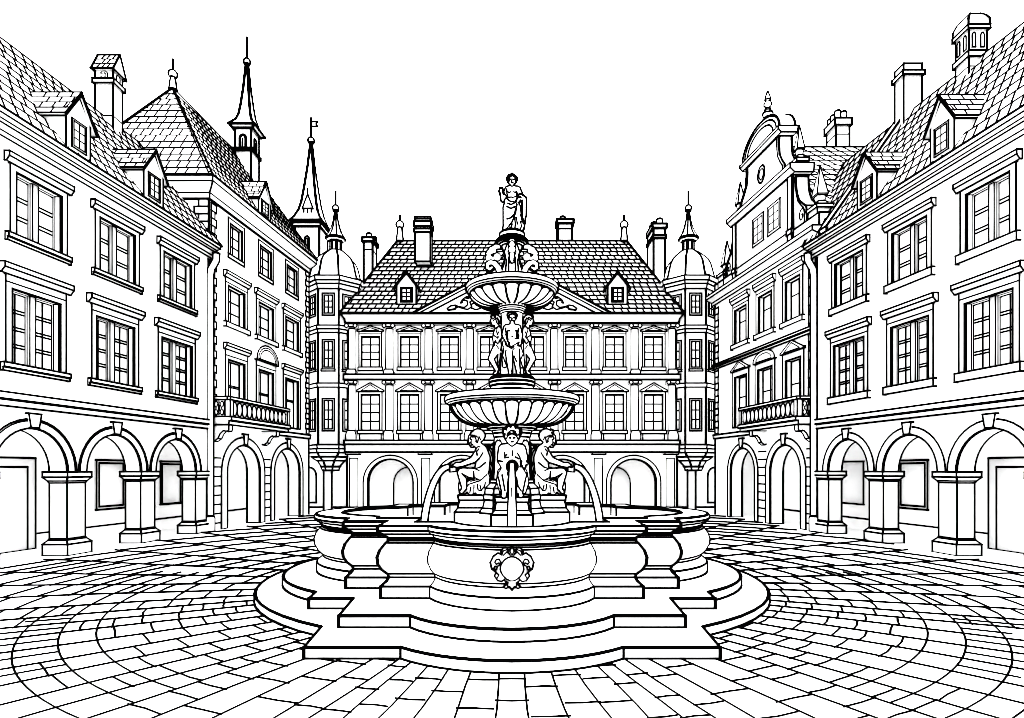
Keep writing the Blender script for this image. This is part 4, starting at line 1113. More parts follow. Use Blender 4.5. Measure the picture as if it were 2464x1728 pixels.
def fountain():
    b = thing('fountain', (0, CY, 0), 'tiered stone fountain with two fluted bowls on round steps in the square', 'fountain')
    W = 5.8
    S1 = plan(1.76, 6.65, 7.33, 3.3, [(3.42, 5.4)], 6.35)
    p = Part(w=W, thr=30, contour=True, cw=W); loft(p, S1, [(0, 0), (0, .19)]); p.build('step', 'stone', b)
    S2 = plan(1.8, 5.5, 6.4, 3.08, [(3.2, 4.05), (4.1, 4.05), (4.16, 3.43)], 5.85)
    p = Part(w=W, thr=30, contour=True, cw=W); loft(p, S2, [(0, .194), (0, .41)]); p.build('step', 'stone', b)
    B = plan(1.64, 4.1, 5.18, 2.64, [(2.68, 3.08), (3.62, 3.08), (3.72, 2.32)], 5.1)
    # basin wall
    prof = [(0, .414), (0, .66), (-.1, .74), (-.15, .82), (-.12, .9), (-.02, 1.0), (.05, 1.13), (.06, 1.25), (.02, 1.38), (-.07, 1.5), (-.13, 1.56), (-.13, 1.63), (-.06, 1.70), (.0, 1.735), (.05, 1.78), (.05, 1.84), (.02, 1.885)]
    p = Part(w=3.8, thr=34, contour=True, cw=5.4)
    loft(p, B, prof, cap_top=False)
    n = len(B)
    inner = offset(B, -.62); outer = offset(B, .02)
    p.mesh([(x, CY+y, 1.885) for x, y in outer]+[(x, CY+y, 1.885) for x, y in inner]+[(x, CY+y, 1.5) for x, y in inner],
           [(i, (i+1) % n, (i+1) % n+n, i+n) for i in range(n)]+[(i+n, (i+1) % n+n, (i+1) % n+2*n, i+2*n) for i in range(n)])
    for d, z in ((0, .66), (-.15, .82), (-.12, .9), (-.09, 1.52), (-.13, 1.61), (-.03, 1.72), (.04, 1.875)):
        r = [(x, CY+y, z) for x, y in offset(B, d+.004)]; p.line(r, 4.0 if z != 1.72 else 4.4, closed=True)
    r = [(x, CY+y, .414) for x, y in B]; p.line(r, 5.2, closed=True)
    p.line([(x, CY+y, 1.887) for x, y in inner], 5.4, closed=True)
    for i in range(n):      # vertical corner lines
        a, m, c = Vector(B[i-1]), Vector(B[i]), Vector(B[(i+1) % n])
        if (m-a).angle(c-m) > .35 and m.y < .1:
            pts = []
            for d, z in prof:
                o = offset([B[i-1], B[i], B[(i+1) % n]]*1, 0)
                d1 = (m-a).normalized(); d2 = (c-m).normalized(); n1 = Vector((d1.y, -d1.x)); n2 = Vector((d2.y, -d2.x)); mm = n1+n2; k = mm.length_squared
                mm = mm*(2/k) if k > .3 else n1
                pts.append((m.x+mm.x*d, CY+m.y+mm.y*d, z))
            p.line(pts, 5.6 if abs(m.x) > 2 else 4.2)
    ba = p.build('basin', 'stone', b)
    # cartouche on the front lobe
    def fs(u, z, o=0.05):
        # point on the bulging front at sideways distance u
        d = np.interp(z, [q[1] for q in prof], [q[0] for q in prof])
        yf = -5.18; c = 1.64; bul = 1.08; r = (c*c+bul*bul)/(2*bul)
        y = yf+r-math.sqrt(r*r-u*u)
        return Vector((u*(1+d/r), CY+y-d-o, z))
    p = Part(w=3.6, thr=60)
    def blob(pts, o0, o1):
        n = len(pts); v = [fs(u, z, o0) for u, z in pts]+[fs(u, z, o1) for u, z in pts]
        p.mesh(v, [tuple(range(n)), tuple(range(2*n-1, n-1, -1))]+[(i, i+n, (i+1) % n+n, (i+1) % n) for i in range(n)])
    def ov(cx, cz_, rx, rz, n=26, top=1.0): return [(cx+rx*math.cos(2*PI*i/n)*(1 if math.sin(2*PI*i/n) > 0 else 1-.18*abs(math.sin(2*PI*i/n))), cz_+rz*math.sin(2*PI*i/n)) for i in range(n)]
    k = 1/3.376*(CY-5.25)/F
    def cp(x, y): return ((x-2205)*k, 3-(1180+y/3.376-HZ)*(CY-5.28)/F)
    outl = [(2205, 466), (2180, 500), (2160, 480), (2130, 480), (2112, 500), (2112, 525), (2085, 520), (2050, 545), (2032, 590), (2045, 640), (2078, 665), (2065, 700), (2085, 740), (2120, 745), (2140, 730), (2160, 770), (2130, 800), (2150, 812), (2180, 795), (2205, 825)]
    full = outl+[(4410-x, y) for x, y in outl[::-1][1:-1]]
    blob([cp(x, y) for x, y in full], 0.0, .07)
    p.new(w=2.8, thr=60)
    blob([cp(2205+dx*92/.09*.09, 635) if False else (u, z) for u, z in ov(0, cp(0, 640)[1], 92*k, 95*k*1.02)], .06, .1)
    for s in (1, -1):
        def L(c, w=2.8): p.line([fs(s*cp(x, y)[0], cp(x, y)[1], .078) for x, y in c], w)
        L([(2100, 590), (2080, 600), (2068, 585), (2080, 562), (2102, 560), (2115, 580), (2108, 605), (2085, 620)])
        L([(2072, 655), (2060, 635), (2072, 615), (2088, 625), (2085, 645), (2070, 640)])
        L([(2140, 735), (2170, 760), (2165, 790)]); L([(2120, 530), (2130, 500), (2160, 490), (2185, 520)]); L([(2135, 530), (2160, 505), (2190, 530)]); L([(2205, 470), (2188, 500), (2205, 530)])
        L([(2078, 665), (2100, 690), (2085, 715)])
    p.build('cartouche', 'stone', ba)
    # water
    q = offset(B, -.6)
    wt = Part(ink=False); wt.poly([(x, CY+y, 1.6) for x, y in q])
    w_ = wt.build('water', 'water', loc=(0, CY, 1.6)); w_['kind'] = 'structure'; w_['label'] = 'still water filling the fountain basin'; w_['category'] = 'water'
    # central pedestal: core, three/four arms and diagonal piers
    fa = lambda ang: (lambda u, o, z: Vector((math.cos(ang)*o-math.sin(ang)*u, CY+math.sin(ang)*o+math.cos(ang)*u, z)))
    WP = 3.5
    p = Part(w=WP, contour=True, cw=4.6, thr=30)
    p.lathe((0, CY, 0), [(.62, 1.5), (.55, 2.6), (.47, 2.9), (.46, 3.86), (.5, 3.98), (.52, 4.06), (.64, 4.1), (.66, 4.17), (.62, 4.2)], 40)
    p.rings([(.46, 3.88), (.5, 3.98), (.64, 4.1)], 3.8); p.build('pedestal', 'stone', b)
    for ang in (-PI/2, 0, PI, PI/2):
        f = fa(ang); h = .41
        p = Part(w=WP)
        L = 1.4
        def ring(z0, e0, z1, e1):
            p.new(w=WP); lo = [f(-h-e0, 0, z0), f(h+e0, 0, z0), f(h+e0, L+e0, z0), f(-h-e0, L+e0, z0)]; hi = [f(-h-e1, 0, z1), f(h+e1, 0, z1), f(h+e1, L+e1, z1), f(-h-e1, L+e1, z1)]
            p.mesh(lo+hi, [(0,1,5,4), (1,2,6,5), (2,3,7,6), (3,0,4,7), (0,3,2,1), (4,5,6,7)])
        ring(1.5, .1, 1.9, .1); ring(1.9, .1, 2.0, .02); ring(2.0, .02, 2.21, -.02); ring(2.21, .0, 2.335, .02)
        p.build('pedestal_arm', 'stone', b)
    for ang in (-PI/4, -3*PI/4, PI/4, 3*PI/4):
        f = fa(ang); p = Part(w=WP); L = .84; h = .16
        def ring(z0, e0, z1, e1, L0=L, L1=L):
            p.new(w=WP, thr=25); lo = [f(-h-e0, 0, z0), f(h+e0, 0, z0), f(h+e0, L0+e0, z0), f(-h-e0, L0+e0, z0)]; hi = [f(-h-e1, 0, z1), f(h+e1, 0, z1), f(h+e1, L1+e1, z1), f(-h-e1, L1+e1, z1)]
            p.mesh(lo+hi, [(0,1,5,4), (1,2,6,5), (2,3,7,6), (3,0,4,7), (0,3,2,1), (4,5,6,7)])
        ring(1.5, .12, 1.88, .12); ring(1.88, .12, 2.0, .04); ring(2.0, .04, 2.22, .0); ring(2.22, .02, 2.36, .02); ring(2.36, .0, 2.52, .0, L, L-.02); ring(2.52, 0, 2.66, -.05, L-.02, L-.12); ring(2.66, -.03, 2.74, -.05, L-.12, L-.12)
        p.build('buttress', 'stone', b)
        p = Part(w=WP, contour=True, cw=5, thr=60)
        c = f(0, .56, 0); c2 = f(0, .5, 0)
        p.tube([(c.x, c.y, 2.74), (c2.x, c2.y, 3.3), (c2.x, c2.y, 3.62), (c2.x, c2.y, 3.72), (c2.x, c2.y, 3.77)], [.07, .08, .085, .065, .02], 14)
        p.build('console', 'stone', b)
    # bowls
    def bowl(R, zr, rn, zn, nf, name, rimh=.15):
        p = Part(w=4.0, contour=True, cw=5.2, thr=50)
        lip = [(R*.9, zr-.04), (R*.97, zr), (R, zr-rimh*.35), (R, zr-rimh*.7), (R*.975, zr-rimh), (R*.93, zr-rimh*1.25), (R*.91, zr-rimh*1.5)]
        p.lathe((0, CY, 0), lip, 72, cap=False)
        p.lathe((0, CY, 0), [(R*.9, zr-.04), (R*.6, zr-.2), (.05, zr-.22)], 72, cap=False)
        for r, z, w in ((R, zr-rimh*.95, 2.8), (R*.965, zr-rimh*1.3, 2.2)):
            p.line([((r+.004)*math.cos(t), CY+(r+.004)*math.sin(t), z) for t in [2*PI*i/72 for i in range(72)]], w, closed=True)
        bo = p.build(name, 'stone', b)
        # fluted body
        p = Part(w=4.2, contour=True, cw=6.5, thr=200)
        N = nf*6; z0 = zr-rimh*1.5; H = z0-zn; J = 10
        rows = []
        for j in range(J+1):
            t = j/J; a = t*PI/2
            r = rn+(R*.91-rn)*math.cos(a)**.72 if j < J else rn
            z = z0-H*math.sin(a)**1.15
            amp = .035*R*math.sin(PI*min(1, t*1.15+.06))
            rows.append([(r-amp*(1-abs(math.sin(PI*nf*i/N)))*1.0, z, i) for i in range(N)])
        vs = [(r*math.cos(2*PI*i/N-PI/2+PI/nf), CY+r*math.sin(2*PI*i/N-PI/2+PI/nf), z) for row in rows for r, z, i in row]
        p.mesh(vs, [(j*N+i, j*N+(i+1) % N, (j+1)*N+(i+1) % N, (j+1)*N+i) for j in range(J) for i in range(N)])
        for kf in range(nf):
            pts = [Vector(vs[j*N+kf*6]) for j in range(2, J+1)]
            p.line([v+(Vector((v.x, v.y-CY, 0)).normalized()-Vector((0, 0, .5)))*.008 for v in pts], 4.0)
            # rounded flute head
            hd = []
            for i in range(9):
                a = kf*6+6*i/8; t = .16-.12*math.sin(PI*i/8)**.6; jj = t*J; j0 = int(jj); fr_ = jj-j0
                i0 = int(a) % N; v0 = Vector(vs[j0*N+i0]); v1 = Vector(vs[(j0+1)*N+i0]); i1 = (i0+1) % N; f2 = a-int(a)
                v0 = v0.lerp(Vector(vs[j0*N+i1]), f2); v1 = v1.lerp(Vector(vs[(j0+1)*N+i1]), f2)
                v = v0.lerp(v1, fr_); hd.append(v+Vector((v.x, v.y-CY, 0)).normalized()*.01)
            p.line(hd, 3.6)
        p.build('bowl_body', 'stone', bo)
    bowl(1.79, 4.95, .62, 4.2, 30, 'lower_bowl')
    bowl(1.23, 7.93, .33, 7.4, 20, 'upper_bowl', .14)
    p = Part(w=3.4, contour=True, cw=4.6, thr=40)
    p.lathe((0, CY, 0), [(.47, 4.7), (.47, 5.16), (.55, 5.2), (.58, 5.26), (.58, 5.3), (.6, 5.34), (.6, 5.42), (.56, 5.48)], 40); p.rings([(.58, 5.24), (.6, 5.34), (.6, 5.43)], 4.4); p.build('drum', 'stone', b)
    p = Part(w=2.6, contour=True, cw=4.2, thr=40)
    p.lathe((0, CY, 0), [(.29, 5.48), (.27, 7.1), (.28, 7.2), (.33, 7.24), (.33, 7.3), (.37, 7.34), (.37, 7.42), (.3, 7.45)], 32); p.rings([(.37, 7.34)], 2.6); p.build('upper_shaft', 'stone', b)
    # acanthus stem below the figure
    p = Part(w=4.2, contour=True, cw=6, thr=34)
    p.lathe((0, CY, 0), [(.34, 7.75), (.3, 8.2), (.2, 8.5), (.17, 8.8), (.26, 9.02), (.34, 9.05)], 32)
    st = p.build('stem', 'stone', b)
    p = Part(w=3.4, contour=True, cw=4.6, thr=40)
    p.lathe((0, CY, 0), [(.3, 9.02), (.4, 9.08), (.41, 9.14), (.36, 9.2), (.32, 9.22), (.32, 9.34), (.28, 9.38)], 36); p.rings([(.4, 9.08), (.41, 9.16), (.32, 9.22), (.32, 9.35)], 4.2); p.build('plinth', 'stone', b)
    for a in range(4):
        t = a*PI/2; dx, dy = math.cos(t), math.sin(t)
        p = Part(w=3.2, contour=True, cw=4.6, thr=80)
        c = [(.27, 7.92), (.3, 8.2), (.36, 8.42), (.47, 8.55), (.58, 8.58), (.66, 8.53), (.66, 8.44), (.6, 8.4), (.54, 8.44), (.55, 8.5)]
        p.tube([(dx*r, CY+dy*r, z) for r, z in c], [.07, .075, .07, .065, .06, .055, .05, .045, .035, .02], 12)
        c = [(.3, 9.0), (.42, 9.0), (.55, 8.92), (.63, 8.8), (.6, 8.7), (.5, 8.68), (.45, 8.74), (.5, 8.8)]
        p.tube([(dx*r, CY+dy*r, z) for r, z in c], [.05, .06, .07, .07, .06, .05, .04, .02], 12)
        for r, z, q in ((.52, 8.9, .09), (.62, 8.7, .08), (.4, 8.72, .09), (.62, 8.86, .05)):
            p.new(w=3, contour=True, cw=3.6, thr=80); p.lathe((dx*r, CY+dy*r, z), [(q*math.sin(PI*i/6)+.004, -q*math.cos(PI*i/6)) for i in range(7)], 8)
        p.build('acanthus_scroll', 'stone', st)
    p = Part(w=3.4, contour=True, thr=60)
    f = lambda u, o, z: Vector((u, CY-.2-o, z))
    p.prism(f, [(-.12, 7.95), (.12, 7.95), (.13, 8.15), (.07, 8.28), (.045, 8.36), (.08, 8.46), (.06, 8.56), (0, 8.62), (-.06, 8.56), (-.08, 8.46), (-.045, 8.36), (-.07, 8.28), (-.13, 8.15)], .0, .14)
    p.line([f(u, .145, z) for u, z in ((-.17, 8.2), (-.15, 8.5), (-.2, 8.75), (-.12, 8.98), (.12, 8.98), (.2, 8.75), (.15, 8.5), (.17, 8.2))], 3)
    p.build('acanthus_bud', 'stone', st)
    return b

# ---------------------------------------------------------------- figures
def capsule(V, Fc, p0, r0, p1, r1, n=14):
    p0, p1 = Vector(p0), Vector(p1); d = p1-p0
    L = d.length
    if L < 1e-4: d = Vector((0, 0, 1)); L = 1e-4
    d.normalize(); a = d.orthogonal().normalized(); b = d.cross(a)
    base = len(V); m = 5; rings = []
    for i in range(m+1):
        t = PI/2*(1-i/m); rings.append((p0-d*r0*math.sin(t), max(r0*math.cos(t), 1e-4)))
    for i in range(m+1):
        t = PI/2*i/m; rings.append((p1+d*r1*math.sin(t), max(r1*math.cos(t), 1e-4)))
    for c, r in rings:
        for j in range(n):
            t = 2*PI*j/n; V.append(c+(a*math.cos(t)+b*math.sin(t))*r)
    R = len(rings)
    for k in range(R-1):
        for j in range(n): Fc.append((base+k*n+j, base+k*n+(j+1) % n, base+(k+1)*n+(j+1) % n, base+(k+1)*n+j))
    Fc.append(tuple(base+j for j in range(n))[::-1]); Fc.append(tuple(base+(R-1)*n+j for j in range(n)))

def ellip(V, Fc, c, r, rot=0.0, n=16, m=10):
    base = len(V); c = Vector(c); Rm = Matrix.Rotation(rot, 3, 'Y')
    for k in range(m+1):
        t = PI*k/m; rr = max(math.sin(t), 1e-3)
        for j in range(n):
            a = 2*PI*j/n; V.append(c+Rm @ Vector((r[0]*rr*math.cos(a), r[1]*rr*math.sin(a), -r[2]*math.cos(t))))
    for k in range(m):
        for j in range(n): Fc.append((base+k*n+j, base+k*n+(j+1) % n, base+(k+1)*n+(j+1) % n, base+(k+1)*n+j))
    Fc.append(tuple(base+j for j in range(n))[::-1]); Fc.append(tuple(base+m*n+j for j in range(n)))

def skin(caps, ells, voxel):
    V = []; Fc = []
    for c in caps: capsule(V, Fc, *c)
    for e in ells: ellip(V, Fc, *e)
    me = bpy.data.meshes.new('tmp'); me.from_pydata([v[:] for v in V], [], Fc); me.update()
    bm = bmesh.new(); bm.from_mesh(me); bmesh.ops.recalc_face_normals(bm, faces=bm.faces); bm.to_mesh(me); bm.free()
    o = bpy.data.objects.new('tmp', me); COL.objects.link(o)
    r = o.modifiers.new('r', 'REMESH'); r.mode = 'VOXEL'; r.voxel_size = voxel
    s = o.modifiers.new('s', 'SMOOTH'); s.iterations = 3; s.factor = .5
    dg = bpy.context.evaluated_depsgraph_get(); ev = o.evaluated_get(dg).to_mesh()
    bm = bmesh.new(); bm.from_mesh(ev); o.evaluated_get(dg).to_mesh_clear()
    bpy.data.objects.remove(o); bpy.data.meshes.remove(me)
    return bm

def figure(name, m, parent, loc, caps, ells, voxel, cw, marks=(), label=None, keep=.0):
    """one continuous body; marks: (function px->ray direction point list) incised lines laid on the surface"""
    bm = skin(caps, ells, voxel); bm.normal_update()
    c = contour(bm)
    bvh = BVHTree.FromBMesh(bm)
    segs = list(c); ws = [cw]*len(c)
    for pts, w in marks:
        hit = []
        for X, Yd, Z in pts:
            d = (Vector((X, Yd, Z))-EYE).normalized(); h = bvh.ray_cast(EYE, d)
            hit.append(h[0] if h[0] is not None else None)
        for a, b in zip(hit, hit[1:]):
            if a is not None and b is not None and (a-b).length < .25: segs.append((a[:], b[:])); ws.append(w)
    bm.verts.index_update()
    V = [v.co[:] for v in bm.verts]; Fc = [tuple(v.index for v in f.verts) for f in bm.faces]; bm.free()
    return make_mesh(name, V, Fc, segs, ws, m, parent, loc, label)

def hand(caps, c, d, up, s=1.0):
    """palm and five fingers from wrist c pointing along d, palm normal up"""
    c, d, up = Vector(c), Vector(d).normalized(), Vector(up).normalized(); side = d.cross(up).normalized()
    pm = c+d*.07*s
    caps.append((c, .035*s, pm, .042*s)); caps.append((pm-side*.02*s, .032*s, pm+side*.02*s, .032*s))
    for k, L in enumerate((.065, .08, .075, .06)):
        b0 = pm+d*.02*s+side*(-.036+.024*k)*s; b1 = b0+d*L*.55*s-up*.008*s; b2 = b1+d*L*.4*s-up*.03*s
        caps.append((b0, .0125*s, b1, .011*s)); caps.append((b1, .011*s, b2, .0085*s))
    t0 = c+d*.02*s-side*.035*s; t1 = t0+(d*.6-side).normalized()*.045*s; caps.append((t0, .015*s, t1, .012*s)); caps.append((t1, .012*s, t1+d*.035*s-up*.01*s, .01*s))

def face(ells, caps, c, fwd, s, hair=True):
    """skull, jaw, nose, ears around c; s = head height"""
    c = Vector(c); f = Vector(fwd).normalized(); sd = f.cross(Vector((0, 0, 1))).normalized()
    ax = abs(f.x) > abs(f.y)
    r = (.47*s, .38*s, .48*s) if ax else (.38*s, .47*s, .48*s)
    ells.append((c+Vector((0, 0, .04*s)), r))
    caps.append((c+f*.12*s-Vector((0, 0, .2*s)), .25*s, c+f*.22*s-Vector((0, 0, .36*s)), .15*s))
    caps.append((c+f*.42*s+Vector((0, 0, .03*s)), .045*s, c+f*.5*s-Vector((0, 0, .1*s)), .06*s))
    for k in (-1, 1): caps.append((c+sd*k*.37*s+Vector((0, 0, .05*s)), .06*s, c+sd*k*.37*s-Vector((0, 0, .07*s)), .045*s))
    caps.append((c+f*.34*s-Vector((0, 0, .22*s)), .07*s, c+f*.36*s-Vector((0, 0, .26*s)), .06*s))

def hair_cap(name, c, fwd, s, parent, cw, curls=9, voxel=.02, marks=()):
    c = Vector(c); f = Vector(fwd).normalized(); caps = []; ells = []
    ells.append((c-f*.08*s+Vector((0, 0, .14*s)), (.47*s, .47*s, .45*s)))
    random.seed(int(abs(c.x)*100)+5)
    for k in range(curls):
        t = 2*PI*k/curls; q = c-f*.06*s+Vector((math.cos(t)*.4*s, math.sin(t)*.4*s, .1*s+random.uniform(0, .15)*s))
        if (q-c).normalized().dot(f) > .75: q += Vector((0, 0, .22*s))
        caps.append((q, .12*s, q+Vector((0, 0, .1*s)), .1*s))
    # keep the face free
    bm_marks = marks
    o = figure(name, 'stone', parent, None, caps, ells, voxel, cw, bm_marks)
    return o

def PX(s, ox, oy, X0, Y):
    """zoomed-picture pixel -> point at depth Y"""
    return lambda x, y: ((ox+x/s-1231.5)*Y/F+X0, Y, 3+(HZ-(oy+y/s))*Y/F)

def marks_of(f, lists, w): return [([f(x, y) for x, y in dens(l)], w) for l in lists]
def dens(l, n=4):
    out = []
    for a, b in zip(l, l[1:]):
        for i in range(n): out.append((a[0]+(b[0]-a[0])*i/n, a[1]+(b[1]-a[1])*i/n))
    return out+[l[-1]]

HM_F = [[(1100, 215), (1130, 190), (1155, 205), (1180, 185), (1215, 215)], [(1110, 195), (1140, 170), (1170, 175)], [(1098, 250), (1108, 222), (1155, 198), (1202, 222), (1214, 250)], [(1165, 165), (1195, 180)], [(1120, 185), (1130, 205)], [(1190, 195), (1180, 210)]]
HM_S = [[(690, 250), (720, 225), (745, 240), (760, 270), (772, 292)], [(700, 230), (735, 215), (770, 235)], [(740, 225), (755, 250)], [(765, 225), (785, 250), (775, 285)], [(715, 215), (725, 245)], [(790, 230), (805, 265)], [(750, 280), (770, 300)]]
def seated_front():
    Y = 14.95; t = thing('seated_statue', (0, 15.2, 2.335), 'stone boy seated facing the camera on the fountain pedestal, water spouting before his belly', 'statue', 'seated boy statues round the fountain pedestal')
    P = PX(4.592, 980, 1000, 0, Y)
    g = lambda x, y, dy=0: (P(x, y)[0], Y+dy, P(x, y)[2])
    caps = []; ells = []
    hc = g(1155, 235, 0); face(ells, caps, hc, (0, -1, 0), .42)
    caps += [(g(1155, 300, .08), .085, g(1155, 345, .08), .1),
             (g(1100, 385, .08), .16, g(1210, 385, .08), .16), (g(1155, 400, .1), .22, g(1155, 500, .12), .2), (g(1155, 500, .12), .2, g(1155, 590, .15), .23),
             (g(1060, 370, .08), .115, g(1035, 490, .04), .085), (g(1035, 495, .04), .08, g(1085, 600, -.14), .055),
             (g(1252, 370, .08), .115, g(1285, 470, .08), .09), (g(1288, 470, .08), .085, g(1290, 505, -.02), .06),
             (g(1110, 600, .15), .15, g(1060, 660, -.32), .12), (g(1200, 600, .15), .15, g(1252, 660, -.32), .12),
             (g(1060, 665, -.32), .11, g(1072, 820, -.2), .07), (g(1252, 665, -.32), .11, g(1240, 820, -.2), .07),
             (g(1072, 845, -.2), .06, g(1066, 880, -.42), .05), (g(1240, 845, -.2), .06, g(1248, 872, -.42), .05)]
    hand(caps, g(1088, 605, -.15), (.7, -.3, -.8), (0, -1, .2), 1.5)
    hand(caps, g(1290, 505, -.03), (-.1, -.5, -.6), (0, -1, .4), 1.3)
    for a in ((1060, 875), (1246, 870)):
        for k in range(5): caps.append((g(a[0]-18+k*9, a[1]+4, -.42), .018, g(a[0]-18+k*9, a[1]+8, -.48), .015))
    mk = [[(1126, 246), (1144, 247)], [(1168, 247), (1186, 246)], [(1149, 288), (1166, 288)], 
          [(1118, 315), (1155, 340), (1200, 312)], [(1072, 405), (1075, 440), (1068, 468)], [(1080, 465), (1115, 460)], [(1160, 390), (1160, 440)], [(1190, 455), (1225, 475)], [(1240, 500), (1270, 560), (1300, 640)], [(1215, 415), (1235, 450), (1270, 520)],
          [(1010, 500), (1050, 508)], [(1045, 655), (1060, 740), (1075, 830)], [(1120, 610), (1100, 640), (1120, 700)], [(1210, 680), (1225, 780), (1260, 840)], [(1300, 690), (1310, 760), (1280, 830)], [(1100, 430), (1078, 445)]]
    figure('body', 'stone', t, None, caps, ells, .022, 5.0, marks_of(P, mk, 3.4)+marks_of(P, HM_F, 3.4))
    hm = [[(1100, 215), (1130, 190), (1155, 205), (1180, 185), (1215, 215)], [(1110, 195), (1140, 170), (1170, 175)], [(1100, 240), (1110, 215), (1155, 180), (1200, 215), (1212, 245)], [(1165, 165), (1195, 180)], [(1090, 250), (1095, 285)], [(1222, 250), (1218, 285)]]
    hc2 = (hc[0], hc[1]+.05, hc[2]+.03); hair_cap('hair', hc2, (0, -1, 0), .43, t, 6.0, marks=marks_of(P, hm, 2.8))
    # drapery over the lap, spout held at the belly
    caps = [(g(1040, 630, .1), .1, g(1020, 720, -.1), .07), (g(1020, 720, -.1), .07, g(1045, 850, .05), .05), (g(1275, 630, .1), .1, g(1305, 730, -.05), .07), (g(1305, 730, -.05), .07, g(1285, 840, .05), .05), (g(1155, 640, .1), .18, g(1155, 760, .1), .14)]
    dm = [[(1010, 640), (1030, 700), (1020, 760)], [(1030, 640), (1060, 640), (1100, 650)], [(1230, 640), (1280, 640), (1310, 690)]]
    figure('drapery', 'stone', t, None, caps, [], .022, 3.8, marks_of(P, dm, 2.6))
    p = Part(w=4.2, contour=True, cw=4.4, thr=60); c = g(1157, 565, -.42)
    p.tube([(c[0], Y-.1, c[2]+.03), (c[0], Y-.5, c[2])], [.12, .13], 18); p.tube([(c[0], Y-.495, c[2]), (c[0], Y-.51, c[2])], [.075, .075], 16)
    p.build('spout', 'stone', t)

def seated_side(s):
    Y = CY; t = thing('seated_statue', (s*.95, CY, 2.335), 'stone boy seated in profile facing %s, pouring water from a cup' % ('left' if s < 0 else 'right'), 'statue', 'seated boy statues round the fountain pedestal')
    P0 = PX(4.592, 980, 1000, 0, Y)
    def g(x, y, dy=0):
        q = P0(x, y); return (-s*q[0], Y+dy, q[2])
    P = lambda x, y: g(x, y)
    caps = []; ells = []
    hc = g(748, 262); face(ells, caps, hc, (s, 0, -.25), .37)
    caps += [(g(775, 320), .085, g(800, 350), .1), (g(815, 385), .15, g(838, 470), .17), (g(838, 470), .17, g(825, 590), .18), (g(822, 600), .18, g(800, 660), .2),
             (g(808, 385, -.14), .1, g(735, 488, -.2), .075), (g(735, 490, -.2), .07, g(590, 545, -.16), .05),
             (g(800, 385, .16), .09, g(720, 480, .2), .07), (g(720, 480, .2), .065, g(570, 565, .06), .045),
             (g(790, 650, -.12), .15, g(610, 628, -.16), .105), (g(605, 632, -.16), .1, g(632, 790, -.14), .06), (g(632, 800, -.14), .055, g(600, 845, -.15), .04),
             (g(790, 650, .12), .14, g(620, 660, .16), .1), (g(615, 665, .16), .09, g(660, 800, .14), .06)]
    hand(caps, g(588, 545, -.16), (s, .1, -.05), (0, 0, 1), 1.35); hand(caps, g(568, 572, .05), (s, -.1, 0), (0, 0, -1), 1.2)
    mk = [[(700, 262), (712, 268)], [(705, 285), (700, 300), (712, 305)], [(708, 325), (722, 322)], [(830, 410), (790, 480), (735, 520), (700, 545)], [(780, 345), (800, 350)], [(860, 520), (800, 570), (745, 595)], [(600, 640), (680, 680), (740, 690)], [(730, 620), (735, 680), (780, 700)], [(745, 590), (790, 610)], [(740, 540), (745, 580), (725, 590)], [(610, 650), (650, 690), (665, 720)], [(770, 440), (765, 400), (790, 370)]]
    figure('body', 'stone', t, None, caps, ells, .022, 4.8, marks_of(P, mk, 3.2)+marks_of(P, HM_S, 2.8))
    hm = [[(690, 250), (720, 225), (745, 240), (760, 270)], [(700, 230), (735, 215), (770, 235)], [(740, 225), (755, 250)], [(765, 225), (785, 250), (775, 285)], [(715, 215), (725, 245)], [(790, 230), (805, 265)], [(750, 280), (770, 300)]]
    hair_cap('hair', (hc[0]-s*.05, hc[1], hc[2]+.04), (s, 0, -.2), .37, t, 4.8, marks=marks_of(P, hm, 2.6))
    caps = [(g(835, 690, .0), .17, g(760, 740, -.05), .13), (g(760, 740, -.05), .13, g(650, 790, -.05), .1), (g(650, 790), .1, g(625, 840), .06), (g(840, 720), .15, g(850, 830), .12), (g(780, 760), .14, g(790, 830), .1), (g(720, 790), .1, g(700, 840), .08), (g(868, 500, .1), .05, g(880, 650, .1), .07)]
    dm = [[(860, 560), (850, 640), (800, 700), (700, 730)], [(880, 560), (870, 660), (800, 720), (680, 760), (620, 830)], [(770, 760), (780, 820), (800, 830)], [(800, 770), (815, 830), (840, 790)], [(735, 770), (730, 850)], [(700, 790), (690, 850)], [(640, 790), (680, 760)], [(860, 740), (845, 800)]]
    figure('drapery', 'stone', t, None, caps, [], .022, 4.2, marks_of(P, dm, 2.6))
    # rock seat
    caps = [(g(620, 760, .1), .13, g(610, 830, .1), .1), (g(700, 800, .05), .14, g(820, 800, .05), .16)]
    figure('rock_seat', 'stone', t, None, caps, [], .03, 4.4)
    # folded wing on the back
    wp = [(880, 340), (915, 330), (950, 300), (945, 420), (945, 560), (935, 680), (905, 745), (890, 620), (880, 480)]
    p = Part(w=4.0, thr=60); v = [Vector(g(x, y, .16)) for x, y in wp]; v2 = [Vector(g(x, y, .26)) for x, y in wp]; n = len(v)
    p.mesh(v+v2, [tuple(range(n)), tuple(range(2*n-1, n-1, -1))]+[(i, i+n, (i+1) % n+n, (i+1) % n) for i in range(n)])
    for c in ([(895, 360), (920, 400), (940, 470)], [(905, 345), (930, 370), (945, 400)], [(890, 420), (915, 500), (935, 570)], [(888, 480), (910, 580), (925, 660)], [(890, 560), (900, 640), (915, 700)]):
        p.line([g(x, y, .155) for x, y in c], 2.8)
    p.build('wing', 'stone', t)
    p = Part(w=3.6, contour=True, thr=50)
    a, b_ = Vector(g(545, 582, -.05)), Vector(g(472, 578, -.05)); p.tube([a, b_], [.07, .1], 14); p.build('cup', 'stone', t)

